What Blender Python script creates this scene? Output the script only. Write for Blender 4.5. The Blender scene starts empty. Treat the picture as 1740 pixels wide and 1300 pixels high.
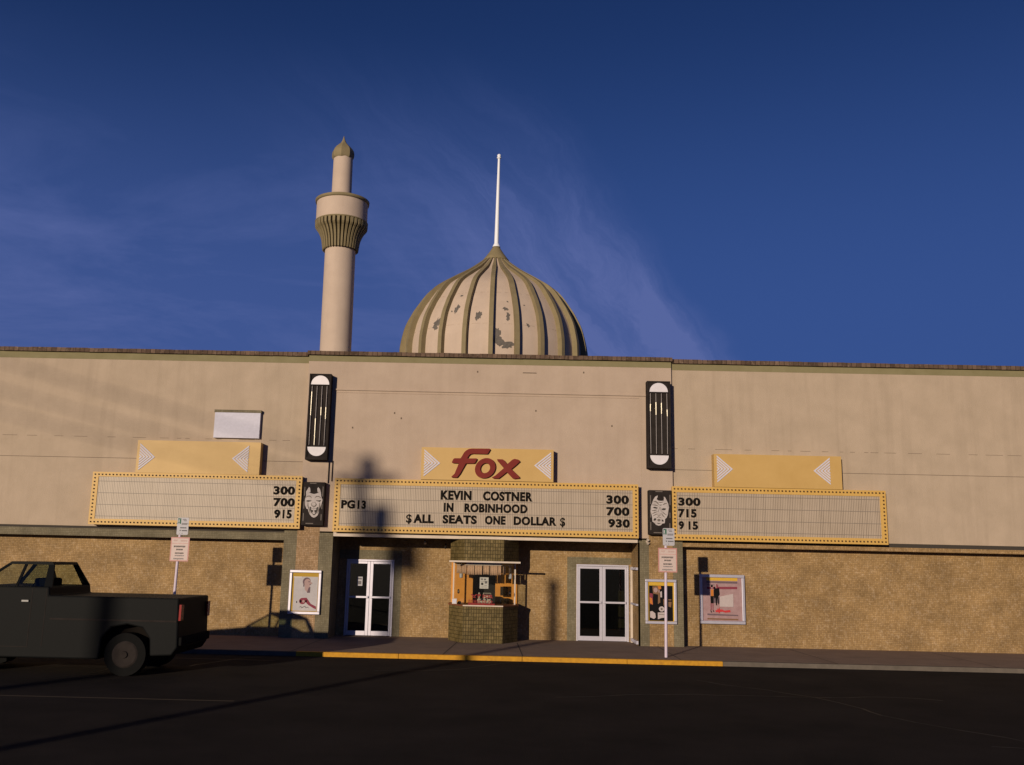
import bpy, bmesh, math, random
from mathutils import Vector, Matrix
random.seed(7)
PI = math.pi
C = bpy.context.scene.collection
S = bpy.context.scene

# ------------------------------------------------------------------ camera
F_PX, W_PX = 1600.0, 1740.0
YAW, PITCH, ROLL = math.radians(0.765), math.radians(10.906), math.radians(1.2855)
CAM_LOC = Vector((0.0, -27.0, 2.2))
def cam_axes():
    cy, sy, cp, sp = math.cos(YAW), math.sin(YAW), math.cos(PITCH), math.sin(PITCH)
    r = Vector((cy, sy, 0)); f = Vector((-sy*cp, cy*cp, sp)); u = r.cross(f)
    cr, sr = math.cos(ROLL), math.sin(ROLL)
    return cr*r + sr*u, -sr*r + cr*u, f
r_, u_, f_ = cam_axes()
cam = bpy.data.cameras.new('camera'); cam_o = bpy.data.objects.new('camera', cam); C.objects.link(cam_o)
M = Matrix.Identity(4)
for i in range(3):
    M[i][0], M[i][1], M[i][2], M[i][3] = r_[i], u_[i], -f_[i], CAM_LOC[i]
cam_o.matrix_world = M
cam.sensor_fit = 'HORIZONTAL'; cam.sensor_width = 36.0
cam.lens = 36.0*F_PX/W_PX
cam.shift_x = (870.0-831.0)/W_PX; cam.shift_y = -(650.0-646.0)/W_PX
cam.clip_start = 0.1; cam.clip_end = 3000
S.camera = cam_o

# ------------------------------------------------------------------ light, sky, exposure
SUN_DIR = Vector((0.45, 1.0, -0.183)).normalized()         # the way the light travels
sun_el = math.asin(-SUN_DIR.z); sun_az = math.atan2(-SUN_DIR.x, -SUN_DIR.y)
sl = bpy.data.lights.new('sun', 'SUN'); sl.energy = 3.75; sl.angle = math.radians(0.55); sl.color = (1.0, 0.83, 0.62)
so = bpy.data.objects.new('sun', sl); C.objects.link(so)
so.rotation_euler = SUN_DIR.to_track_quat('-Z', 'Y').to_euler(); so.location = (-30, -60, 40)
S.view_settings.view_transform = 'Standard'; S.view_settings.look = 'None'
S.view_settings.exposure = 0.0; S.view_settings.gamma = 1.0; S.view_settings.use_curve_mapping = False
w = bpy.data.worlds.new('World'); S.world = w; w.use_nodes = True
nt = w.node_tree; N = nt.nodes; L = nt.links; N.clear()
def wn(t, **k):
    n = N.new(t)
    for a, b in k.items(): setattr(n, a, b)
    return n
out = wn('ShaderNodeOutputWorld'); bg = wn('ShaderNodeBackground'); bg.inputs['Strength'].default_value = 0.055
sky = wn('ShaderNodeTexSky', sky_type='NISHITA', sun_disc=False)
sky.sun_elevation = sun_el; sky.sun_rotation = sun_az % (2*PI)
sky.altitude = 1800; sky.air_density = 1.0; sky.dust_density = 0.25; sky.ozone_density = 2.0
tc = wn('ShaderNodeTexCoord')
# thin cirrus: two stretched noises multiplied, as a faint veil of cloud in the air
mp = wn('ShaderNodeMapping'); mp.inputs['Rotation'].default_value = (0, math.radians(38), 0); mp.inputs['Scale'].default_value = (2.2, 1.0, 7.0)
n1 = wn('ShaderNodeTexNoise'); n1.inputs['Scale'].default_value = 1.6; n1.inputs['Detail'].default_value = 9; n1.inputs['Roughness'].default_value = 0.62; n1.inputs['Distortion'].default_value = 0.5
r1 = wn('ShaderNodeValToRGB'); r1.color_ramp.elements[0].position = 0.42; r1.color_ramp.elements[1].position = 0.78
L.new(tc.outputs['Generated'], mp.inputs['Vector']); L.new(mp.outputs[0], n1.inputs['Vector']); L.new(n1.outputs['Fac'], r1.inputs[0])
tint = wn('ShaderNodeMix', data_type='RGBA', blend_type='MULTIPLY'); tint.inputs[0].default_value = 1.0
tint.inputs[7].default_value = (0.27, 0.42, 0.86, 1)
L.new(sky.outputs[0], tint.inputs[6])
# the broad veil lies along one great circle: sharp on its right edge, fading slowly to the left
def math_(op, a, b=None):
    n = wn('ShaderNodeMath', operation=op)
    for k, v in enumerate((a, b)):
        if v is None: continue
        if isinstance(v, (int, float)): n.inputs[k].default_value = v
        else: L.new(v, n.inputs[k])
    return n.outputs[0]
def ramp(v, a, b, interp='SMOOTHSTEP'):
    n = wn('ShaderNodeMapRange', interpolation_type=interp); L.new(v, n.inputs['Value'])
    n.inputs['From Min'].default_value = a; n.inputs['From Max'].default_value = b; return n.outputs['Result']
BAND_N, BAND_S = (0.7628, -0.2950, 0.5754), -1.0
dt = wn('ShaderNodeVectorMath', operation='DOT_PRODUCT'); dt.inputs[1].default_value = BAND_N; L.new(tc.outputs['Generated'], dt.inputs[0])
n2 = wn('ShaderNodeTexNoise'); n2.inputs['Scale'].default_value = 5.0; n2.inputs['Detail'].default_value = 8; n2.inputs['Roughness'].default_value = 0.6; L.new(tc.outputs['Generated'], n2.inputs['Vector'])
sd = math_('ADD', math_('MULTIPLY', dt.outputs['Value'], BAND_S), math_('MULTIPLY', math_('SUBTRACT', n2.outputs['Fac'], 0.5), 0.10))
band_ = math_('MULTIPLY', ramp(sd, -0.04, 0.02), ramp(sd, 0.26, 0.02))
sz = wn('ShaderNodeSeparateXYZ'); L.new(tc.outputs['Generated'], sz.inputs[0])
low = ramp(sz.outputs[2], 0.52, 0.16)
da = wn('ShaderNodeVectorMath', operation='DOT_PRODUCT'); da.inputs[1].default_value = (0.30, 0.0, -0.95); L.new(tc.outputs['Generated'], da.inputs[0])
cv = wn('ShaderNodeCombineXYZ'); L.new(math_('MULTIPLY', sd, 16.0), cv.inputs[0]); L.new(math_('MULTIPLY', da.outputs['Value'], 3.0), cv.inputs[1])
n3 = wn('ShaderNodeTexNoise'); n3.inputs['Scale'].default_value = 1.3; n3.inputs['Detail'].default_value = 10; n3.inputs['Roughness'].default_value = 0.68; n3.inputs['Distortion'].default_value = 0.6; L.new(cv.outputs[0], n3.inputs['Vector'])
streak = math_('ADD', math_('MULTIPLY', ramp(n3.outputs['Fac'], 0.32, 0.70), 0.75), 0.28)
v1 = math_('MULTIPLY', math_('MULTIPLY', band_, low), math_('MULTIPLY', streak, 1.55))
v2 = math_('MULTIPLY', math_('MULTIPLY', math_('ADD', r1.outputs[0], 0.22), ramp(sz.outputs[2], 0.5, 0.2)), math_('MULTIPLY', ramp(sd, 0.0, 0.2), 1.0))
hz_ = math_('MULTIPLY', ramp(sz.outputs[2], 0.56, 0.20), 0.85)
tot = math_('MINIMUM', math_('ADD', v1, v2), 0.9)
hm = wn('ShaderNodeMix', data_type='RGBA', blend_type='MIX'); hm.inputs[7].default_value = (0.70, 1.5, 4.9, 1)
L.new(hz_, hm.inputs[0]); L.new(tint.outputs[2], hm.inputs[6])
cm = wn('ShaderNodeMix', data_type='RGBA', blend_type='MIX'); cm.inputs[7].default_value = (1.8, 2.5, 6.4, 1)
L.new(tot, cm.inputs[0]); L.new(hm.outputs[2], cm.inputs[6])
L.new(cm.outputs[2], bg.inputs['Color']); L.new(bg.outputs[0], out.inputs['Surface'])

# ------------------------------------------------------------------ materials
def nodes(m): return m.node_tree.nodes, m.node_tree.links
def pos(N, L):
    g = N.new('ShaderNodeNewGeometry'); return g.outputs['Position']
def base_mat(name, col, rough=0.7, metal=0.0, spec=0.3):
    m = bpy.data.materials.new(name); m.use_nodes = True
    b = m.node_tree.nodes['Principled BSDF']
    b.inputs['Base Color'].default_value = (*col, 1); b.inputs['Roughness'].default_value = rough
    b.inputs['Metallic'].default_value = metal; b.inputs['Specular IOR Level'].default_value = spec
    return m, b
def mottled(name, c1, c2, scale=3.0, rough=0.8, bump=0.15, bscale=60.0, bdist=0.01, spec=0.2, streak=0.0, metal=0.0):
    """two-tone weathered surface with fine grain"""
    m, b = base_mat(name, c1, rough, metal, spec); N, L = nodes(m); p = pos(N, L)
    n = N.new('ShaderNodeTexNoise'); n.inputs['Scale'].default_value = scale; n.inputs['Detail'].default_value = 8; n.inputs['Roughness'].default_value = 0.65
    L.new(p, n.inputs['Vector'])
    r = N.new('ShaderNodeValToRGB'); r.color_ramp.elements[0].position = 0.3; r.color_ramp.elements[1].position = 0.72
    r.color_ramp.elements[0].color = (*c1, 1); r.color_ramp.elements[1].color = (*c2, 1)
    L.new(n.outputs['Fac'], r.inputs[0]); colr = r.outputs[0]
    if streak:
        mp = N.new('ShaderNodeMapping'); mp.inputs['Scale'].default_value = (3.0, 3.0, 0.22); L.new(p, mp.inputs['Vector'])
        n2 = N.new('ShaderNodeTexNoise'); n2.inputs['Scale'].default_value = 1.6; n2.inputs['Detail'].default_value = 7; L.new(mp.outputs[0], n2.inputs['Vector'])
        r2 = N.new('ShaderNodeValToRGB'); r2.color_ramp.elements[0].position = 0.48; r2.color_ramp.elements[1].position = 0.8
        L.new(n2.outputs['Fac'], r2.inputs[0])
        ml = N.new('ShaderNodeMath'); ml.operation = 'MULTIPLY'; ml.inputs[1].default_value = streak; L.new(r2.outputs[0], ml.inputs[0])
        mx = N.new('ShaderNodeMix'); mx.data_type = 'RGBA'; mx.inputs[7].default_value = (c1[0]*.62, c1[1]*.6, c1[2]*.58, 1)
        L.new(ml.outputs[0], mx.inputs[0]); L.new(colr, mx.inputs[6]); colr = mx.outputs[2]
    L.new(colr, b.inputs['Base Color'])
    if bump:
        n3 = N.new('ShaderNodeTexNoise'); n3.inputs['Scale'].default_value = bscale; n3.inputs['Detail'].default_value = 4; L.new(p, n3.inputs['Vector'])
        bp = N.new('ShaderNodeBump'); bp.inputs['Strength'].default_value = bump; bp.inputs['Distance'].default_value = bdist
        L.new(n3.outputs['Fac'], bp.inputs['Height']); L.new(bp.outputs[0], b.inputs['Normal'])
    return m
def tiled(name, c1, c2, mortar, w, h, msize=0.008, offset=0.0, speck=None, rough=0.6, spec=0.3, bump=0.4, big=0.0):
    """small tiles or blocks laid on a vertical face"""
    m, b = base_mat(name, c1, rough, 0, spec); N, L = nodes(m); p = pos(N, L)
    sx = N.new('ShaderNodeSeparateXYZ'); L.new(p, sx.inputs[0])
    ge = N.new('ShaderNodeNewGeometry'); cr = N.new('ShaderNodeVectorMath'); cr.operation = 'CROSS_PRODUCT'; cr.inputs[0].default_value = (0, 0, 1); L.new(ge.outputs['True Normal'], cr.inputs[1])
    ad = N.new('ShaderNodeVectorMath'); ad.operation = 'DOT_PRODUCT'; L.new(cr.outputs[0], ad.inputs[0]); L.new(p, ad.inputs[1])
    cx = N.new('ShaderNodeCombineXYZ'); L.new(ad.outputs['Value'], cx.inputs[0]); L.new(sx.outputs[2], cx.inputs[1])
    br = N.new('ShaderNodeTexBrick'); br.offset = offset; br.inputs['Scale'].default_value = 1.0
    br.inputs['Brick Width'].default_value = w; br.inputs['Row Height'].default_value = h; br.inputs['Mortar Size'].default_value = msize
    br.inputs['Mortar Smooth'].default_value = 0.2
    br.inputs['Color1'].default_value = (*c1, 1); br.inputs['Color2'].default_value = (*c2, 1); br.inputs['Mortar'].default_value = (*mortar, 1)
    L.new(cx.outputs[0], br.inputs['Vector']); colr = br.outputs['Color']
    n = N.new('ShaderNodeTexNoise'); n.inputs['Scale'].default_value = 11.0; n.inputs['Detail'].default_value = 10; n.inputs['Roughness'].default_value = 0.8; L.new(p, n.inputs['Vector'])
    if speck:
        r = N.new('ShaderNodeValToRGB'); r.color_ramp.elements[0].position = 0.52; r.color_ramp.elements[1].position = 0.68
        L.new(n.outputs['Fac'], r.inputs[0])
        mx = N.new('ShaderNodeMix'); mx.data_type = 'RGBA'; mx.inputs[7].default_value = (*speck, 1)
        ml = N.new('ShaderNodeMath'); ml.operation = 'MULTIPLY'; ml.inputs[1].default_value = 0.8; L.new(r.outputs[0], ml.inputs[0])
        L.new(ml.outputs[0], mx.inputs[0]); L.new(colr, mx.inputs[6]); colr = mx.outputs[2]
    r3 = N.new('ShaderNodeValToRGB'); r3.color_ramp.elements[0].position = 0.35; r3.color_ramp.elements[1].position = 0.7
    r3.color_ramp.elements[0].color = (0.66, 0.66, 0.66, 1); r3.color_ramp.elements[1].color = (1, 1, 1, 1)
    n4 = N.new('ShaderNodeTexNoise'); n4.inputs['Scale'].default_value = 1.7; n4.inputs['Detail'].default_value = 7; L.new(p, n4.inputs['Vector']); L.new(n4.outputs['Fac'], r3.inputs[0])
    m2 = N.new('ShaderNodeMix'); m2.data_type = 'RGBA'; m2.blend_type = 'MULTIPLY'; m2.inputs[0].default_value = 1.0
    L.new(colr, m2.inputs[6]); L.new(r3.outputs[0], m2.inputs[7]); L.new(m2.outputs[2], b.inputs['Base Color'])
    s = N.new('ShaderNodeMath'); s.operation = 'SUBTRACT'; L.new(n.outputs['Fac'], s.inputs[0]); L.new(br.outputs['Fac'], s.inputs[1])
    bp = N.new('ShaderNodeBump'); bp.inputs['Strength'].default_value = bump; bp.inputs['Distance'].default_value = 0.012
    L.new(s.outputs[0], bp.inputs['Height']); L.new(bp.outputs[0], b.inputs['Normal'])
    return m
def ribbed(name, c1, c2, pitch, duty=0.2, rough=0.45):
    """translucent letter board with fine upright ribs"""
    m, b = base_mat(name, c1, rough, 0, 0.3); N, L = nodes(m); p = pos(N, L)
    sx = N.new('ShaderNodeSeparateXYZ'); L.new(p, sx.inputs[0])
    d = N.new('ShaderNodeMath'); d.operation = 'DIVIDE'; d.inputs[1].default_value = pitch; L.new(sx.outputs[0], d.inputs[0])
    f = N.new('ShaderNodeMath'); f.operation = 'FRACT'; L.new(d.outputs[0], f.inputs[0])
    fl = N.new('ShaderNodeMath'); fl.operation = 'FLOOR'; L.new(d.outputs[0], fl.inputs[0])
    wn_ = N.new('ShaderNodeTexWhiteNoise'); wn_.noise_dimensions = '1D'; L.new(fl.outputs[0], wn_.inputs['W'])
    lt = N.new('ShaderNodeMath'); lt.operation = 'LESS_THAN'; lt.inputs[1].default_value = duty; L.new(f.outputs[0], lt.inputs[0])
    ma = N.new('ShaderNodeMath'); ma.operation = 'MULTIPLY_ADD'; ma.inputs[1].default_value = 0.5; ma.inputs[2].default_value = 0.5; L.new(wn_.outputs[0], ma.inputs[0])
    ml = N.new('ShaderNodeMath'); ml.operation = 'MULTIPLY'; L.new(lt.outputs[0], ml.inputs[0]); L.new(ma.outputs[0], ml.inputs[1])
    mx = N.new('ShaderNodeMix'); mx.data_type = 'RGBA'; mx.inputs[6].default_value = (*c1, 1); mx.inputs[7].default_value = (*c2, 1)
    L.new(ml.outputs[0], mx.inputs[0])
    n = N.new('ShaderNodeTexNoise'); n.inputs['Scale'].default_value = 2.5; n.inputs['Detail'].default_value = 6; L.new(p, n.inputs['Vector'])
    r3 = N.new('ShaderNodeValToRGB'); r3.color_ramp.elements[0].color = (0.8, 0.78, 0.74, 1); r3.color_ramp.elements[1].color = (1, 1, 1, 1); L.new(n.outputs['Fac'], r3.inputs[0])
    m2 = N.new('ShaderNodeMix'); m2.data_type = 'RGBA'; m2.blend_type = 'MULTIPLY'; m2.inputs[0].default_value = 1.0
    L.new(mx.outputs[2], m2.inputs[6]); L.new(r3.outputs[0], m2.inputs[7]); L.new(m2.outputs[2], b.inputs['Base Color'])
    return m
def glass_mat(name, tint=(0.9, 0.92, 0.9), refl=0.06):
    m = bpy.data.materials.new(name); m.use_nodes = True; N, L = nodes(m); N.clear()
    o = N.new('ShaderNodeOutputMaterial'); t = N.new('ShaderNodeBsdfTransparent'); t.inputs[0].default_value = (*tint, 1)
    g = N.new('ShaderNodeBsdfGlossy'); g.inputs['Roughness'].default_value = 0.02; g.inputs[0].default_value = (1, 1, 1, 1)
    mx = N.new('ShaderNodeMixShader'); mx.inputs[0].default_value = refl
    L.new(t.outputs[0], mx.inputs[1]); L.new(g.outputs[0], mx.inputs[2]); L.new(mx.outputs[0], o.inputs['Surface'])
    return m
def plain(name, col, rough=0.6, metal=0.0, spec=0.3, var=0.12, scale=14.0):
    k = 1.0 - var
    return mottled(name, (col[0]*k, col[1]*k, col[2]*k), col, scale, rough, 0.05, 90, 0.003, spec, 0.0, metal)

MT = {}
MT['stucco'] = mottled('pinkish_tan_stucco', (0.40, 0.31, 0.245), (0.47, 0.37, 0.295), 1.1, 0.9, 0.5, 45, 0.02, 0.15, streak=0.15)
MT['stucco_wing'] = mottled('tan_wing_stucco', (0.385, 0.305, 0.23), (0.455, 0.36, 0.275), 1.4, 0.9, 0.5, 40, 0.02, 0.15, streak=0.25)
MT['olive'] = mottled('olive_paint', (0.19, 0.165, 0.085), (0.235, 0.205, 0.115), 2.5, 0.75, 0.2, 50, 0.01, 0.2)
MT['rib_olive'] = mottled('dome_rib_olive_paint', (0.20, 0.16, 0.088), (0.26, 0.21, 0.12), 3.5, 0.7, 0.2, 40, 0.01, 0.2)
MT['dome'] = mottled('dome_cream_paint', (0.475, 0.375, 0.305), (0.54, 0.43, 0.35), 1.6, 0.8, 0.2, 30, 0.01, 0.2, streak=0.18)
MT['peel'] = mottled('bare_grey_patch', (0.10, 0.088, 0.08), (0.17, 0.15, 0.135), 14, 0.9, 0.3, 60, 0.01, 0.1)
MT['coping'] = tiled('brown_coping_tile', (0.10, 0.065, 0.046), (0.19, 0.125, 0.09), (0.06, 0.04, 0.03), 0.14, 0.2, 0.008, 0.0, (0.33, 0.25, 0.19), 0.9, 0.1, 0.7)
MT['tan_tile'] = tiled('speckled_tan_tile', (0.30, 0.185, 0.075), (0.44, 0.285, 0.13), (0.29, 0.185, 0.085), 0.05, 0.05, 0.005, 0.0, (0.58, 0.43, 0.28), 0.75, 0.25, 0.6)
MT['pink_tile'] = tiled('speckled_pinkish_tile', (0.31, 0.19, 0.095), (0.47, 0.305, 0.175), (0.30, 0.195, 0.10), 0.05, 0.05, 0.005, 0.0, (0.62, 0.46, 0.33), 0.75, 0.25, 0.6)
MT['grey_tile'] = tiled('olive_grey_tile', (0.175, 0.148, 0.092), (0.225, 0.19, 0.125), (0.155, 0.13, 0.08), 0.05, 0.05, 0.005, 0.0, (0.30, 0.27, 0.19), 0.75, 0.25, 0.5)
MT['booth_tile'] = tiled('olive_booth_tile', (0.11, 0.08, 0.026), (0.21, 0.15, 0.06), (0.05, 0.037, 0.013), 0.07, 0.1, 0.008, 0.0, (0.27, 0.21, 0.10), 0.6, 0.15, 0.6)
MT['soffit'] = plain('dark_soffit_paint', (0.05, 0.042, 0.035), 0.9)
MT['dark'] = plain('dark_lobby', (0.018, 0.016, 0.015), 0.9)
MT['roof'] = plain('tar_roof', (0.06, 0.055, 0.05), 0.95)
MT['yellow'] = mottled('marquee_yellow_enamel', (0.53, 0.32, 0.08), (0.58, 0.36, 0.1), 2.0, 0.5, 0.06, 60, 0.004, 0.35)
MT['sign_yellow'] = mottled('sign_yellow_enamel', (0.475, 0.30, 0.098), (0.525, 0.34, 0.12), 1.5, 0.5, 0.06, 60, 0.004, 0.35)
MT['board'] = ribbed('ribbed_letter_board', (0.47, 0.385, 0.305), (0.14, 0.11, 0.085), 0.0475, 0.3)
MT['rail'] = plain('grey_letter_rail', (0.22, 0.185, 0.16), 0.5)
MT['black'] = plain('black_letter_plastic', (0.011, 0.009, 0.008), 0.9, 0, 0.03)
MT['bulb'] = plain('dark_amber_bulb', (0.075, 0.035, 0.012), 0.3, 0, 0.5)
MT['red_letter'] = mottled('dull_red_letter_enamel', (0.165, 0.026, 0.022), (0.205, 0.036, 0.030), 3, 0.75, 0.05, 60, 0.004, 0.08)
MT['white'] = plain('white_enamel', (0.58, 0.57, 0.68), 0.6)
MT['pole_white'] = plain('white_flagpole_paint', (0.84, 0.86, 0.92), 0.5, 0, 0.3, 0.06)
MT['strip'] = mottled('pale_soffit_strip', (0.50, 0.42, 0.35), (0.62, 0.53, 0.45), 3, 0.6, 0.1, 40, 0.004, 0.3)
MT['cabinet'] = mottled('charcoal_cabinet', (0.020, 0.016, 0.015), (0.034, 0.028, 0.026), 5, 0.85, 0.1, 50, 0.004, 0.06)
MT['tube'] = plain('grey_tube', (0.16, 0.14, 0.14), 0.35, 0.2, 0.5)
MT['tube_bright'] = plain('painted_tube_highlight', (0.70, 0.64, 0.50), 0.3, 0.3, 0.5)  # sun highlight on the tubes, put in as a pale colour
MT['box_white'] = mottled('milky_lamp_panel', (0.62, 0.59, 0.63), (0.72, 0.69, 0.74), 6, 0.4, 0.03, 60, 0.002, 0.4)
MT['chrome'] = plain('scuffed_chrome', (0.62, 0.58, 0.55), 0.22, 1.0, 0.5)
MT['aluminium'] = plain('bright_aluminium', (0.50, 0.48, 0.56), 0.45, 0.5, 0.4)
MT['mask_grey'] = mottled('chalky_mask_paint', (0.36, 0.32, 0.31), (0.52, 0.47, 0.46), 9, 0.8, 0.2, 40, 0.006, 0.2)
MT['mask_dark'] = plain('mask_dark_paint', (0.045, 0.038, 0.034), 0.7)  # dark tone of the eyes, mouths and deepest lines
MT['mask_mid'] = plain('mask_mid_paint', (0.15, 0.125, 0.11), 0.7)
MT['door_glass'] = glass_mat('dark_door_glass', (0.35, 0.36, 0.35), 0.05)
MT['glass'] = glass_mat('booth_glass', (0.93, 0.94, 0.92), 0.03)
MT['truck_glass'] = glass_mat('truck_glass', (0.75, 0.8, 0.72), 0.06)
MT['wood'] = mottled('orange_varnished_wood', (0.52, 0.20, 0.02), (0.64, 0.26, 0.03), 4, 0.5, 0.05, 40, 0.003, 0.3)
MT['counter_edge'] = plain('reddish_counter_edge', (0.20, 0.07, 0.035), 0.5)
MT['curtain'] = mottled('pinkish_pleated_cloth', (0.44, 0.27, 0.18), (0.60, 0.39, 0.27), 25, 0.9, 0.2, 60, 0.01, 0.1)
MT['paper'] = plain('white_paper', (0.62, 0.58, 0.56), 0.8)
MT['ink'] = plain('black_ink', (0.03, 0.03, 0.032), 0.8)
MT['grey_ink'] = plain('grey_ink', (0.17, 0.16, 0.17), 0.8)
MT['red_plastic'] = plain('red_letter_plastic', (0.33, 0.02, 0.025), 0.4)
MT['register'] = plain('cream_machine_case', (0.45, 0.39, 0.31), 0.6)
MT['globe'] = plain('frosted_globe', (0.42, 0.42, 0.46), 0.4)
MT['asphalt'] = mottled('dark_asphalt', (0.018, 0.0155, 0.0145), (0.034, 0.028, 0.025), 0.6, 0.95, 0.7, 70, 0.02, 0.05)
MT['concrete'] = mottled('brown_grey_pavement', (0.20, 0.145, 0.115), (0.265, 0.195, 0.155), 1.3, 0.9, 0.5, 50, 0.012, 0.15)
MT['joint'] = plain('pavement_joint', (0.035, 0.028, 0.024), 0.95)
MT['kerb_yellow'] = mottled('yellow_kerb_paint', (0.40, 0.19, 0.02), (0.60, 0.30, 0.022), 11, 0.7, 0.3, 40, 0.008, 0.2)
MT['kerb'] = mottled('kerb_concrete', (0.10, 0.085, 0.07), (0.15, 0.125, 0.105), 4, 0.9, 0.4, 40, 0.01, 0.15)
MT['crack'] = plain('hairline_joint', (0.15, 0.115, 0.085), 0.9)
MT['ground'] = plain('bare_ground', (0.09, 0.075, 0.06), 0.95)
MT['post_white'] = plain('white_post_paint', (0.62, 0.53, 0.64), 0.6)
MT['plate_white'] = plain('bluish_white_plate', (0.44, 0.43, 0.47), 0.5)
MT['plate_pink'] = plain('faded_pink_white_plate', (0.56, 0.45, 0.42), 0.5)
MT['plate_red'] = plain('faded_red_border', (0.50, 0.24, 0.22), 0.5)
MT['green'] = plain('green_sign_ink', (0.02, 0.12, 0.07), 0.6)
MT['mustard'] = plain('mustard_card', (0.42, 0.26, 0.03), 0.7)
MT['poster_yellow'] = plain('yellow_card', (0.58, 0.36, 0.04), 0.7)
MT['poster_grey'] = mottled('pale_grey_print', (0.36, 0.34, 0.36), (0.45, 0.42, 0.43), 4, 0.6, 0, 1, 0, 0.3)
MT['poster_pink'] = mottled('pink_print', (0.27, 0.16, 0.165), (0.37, 0.25, 0.26), 6, 0.6, 0, 1, 0, 0.3)
MT['print_mauve'] = plain('mauve_grey_print', (0.15, 0.105, 0.125), 0.8, 0, .05)
MT['print_skin'] = plain('skin_print', (0.36, 0.24, 0.23), 0.6)
MT['print_red'] = plain('crimson_print', (0.23, 0.05, 0.075), 0.8, 0, .05)
MT['print_bright_red'] = plain('bright_red_print', (0.50, 0.03, 0.035), 0.6)
MT['print_orange'] = plain('orange_print', (0.52, 0.17, 0.02), 0.6)
MT['print_brown'] = plain('brown_print', (0.19, 0.10, 0.05), 0.6)
MT['print_black'] = plain('black_print', (0.010, 0.009, 0.010), 0.8, 0, 0.05)
MT['print_pale'] = plain('pale_print', (0.46, 0.39, 0.39), 0.6)
MT['rubber'] = plain('tyre_rubber', (0.01, 0.01, 0.01), 0.95, 0, 0.02)
MT['truck_paint'] = plain('dark_green_truck_paint', (0.007, 0.0075, 0.008), 0.6, 0.0, 0.08)
MT['timber'] = mottled('weathered_pole_timber', (0.09, 0.065, 0.045), (0.15, 0.115, 0.085), 6, 0.9, 0.5, 40, 0.01, 0.1)
MT['steel'] = plain('grey_painted_steel', (0.22, 0.22, 0.22), 0.5, 0.3)
MT['lamp_red'] = plain('red_lens', (0.25, 0.01, 0.01), 0.2)

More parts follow.
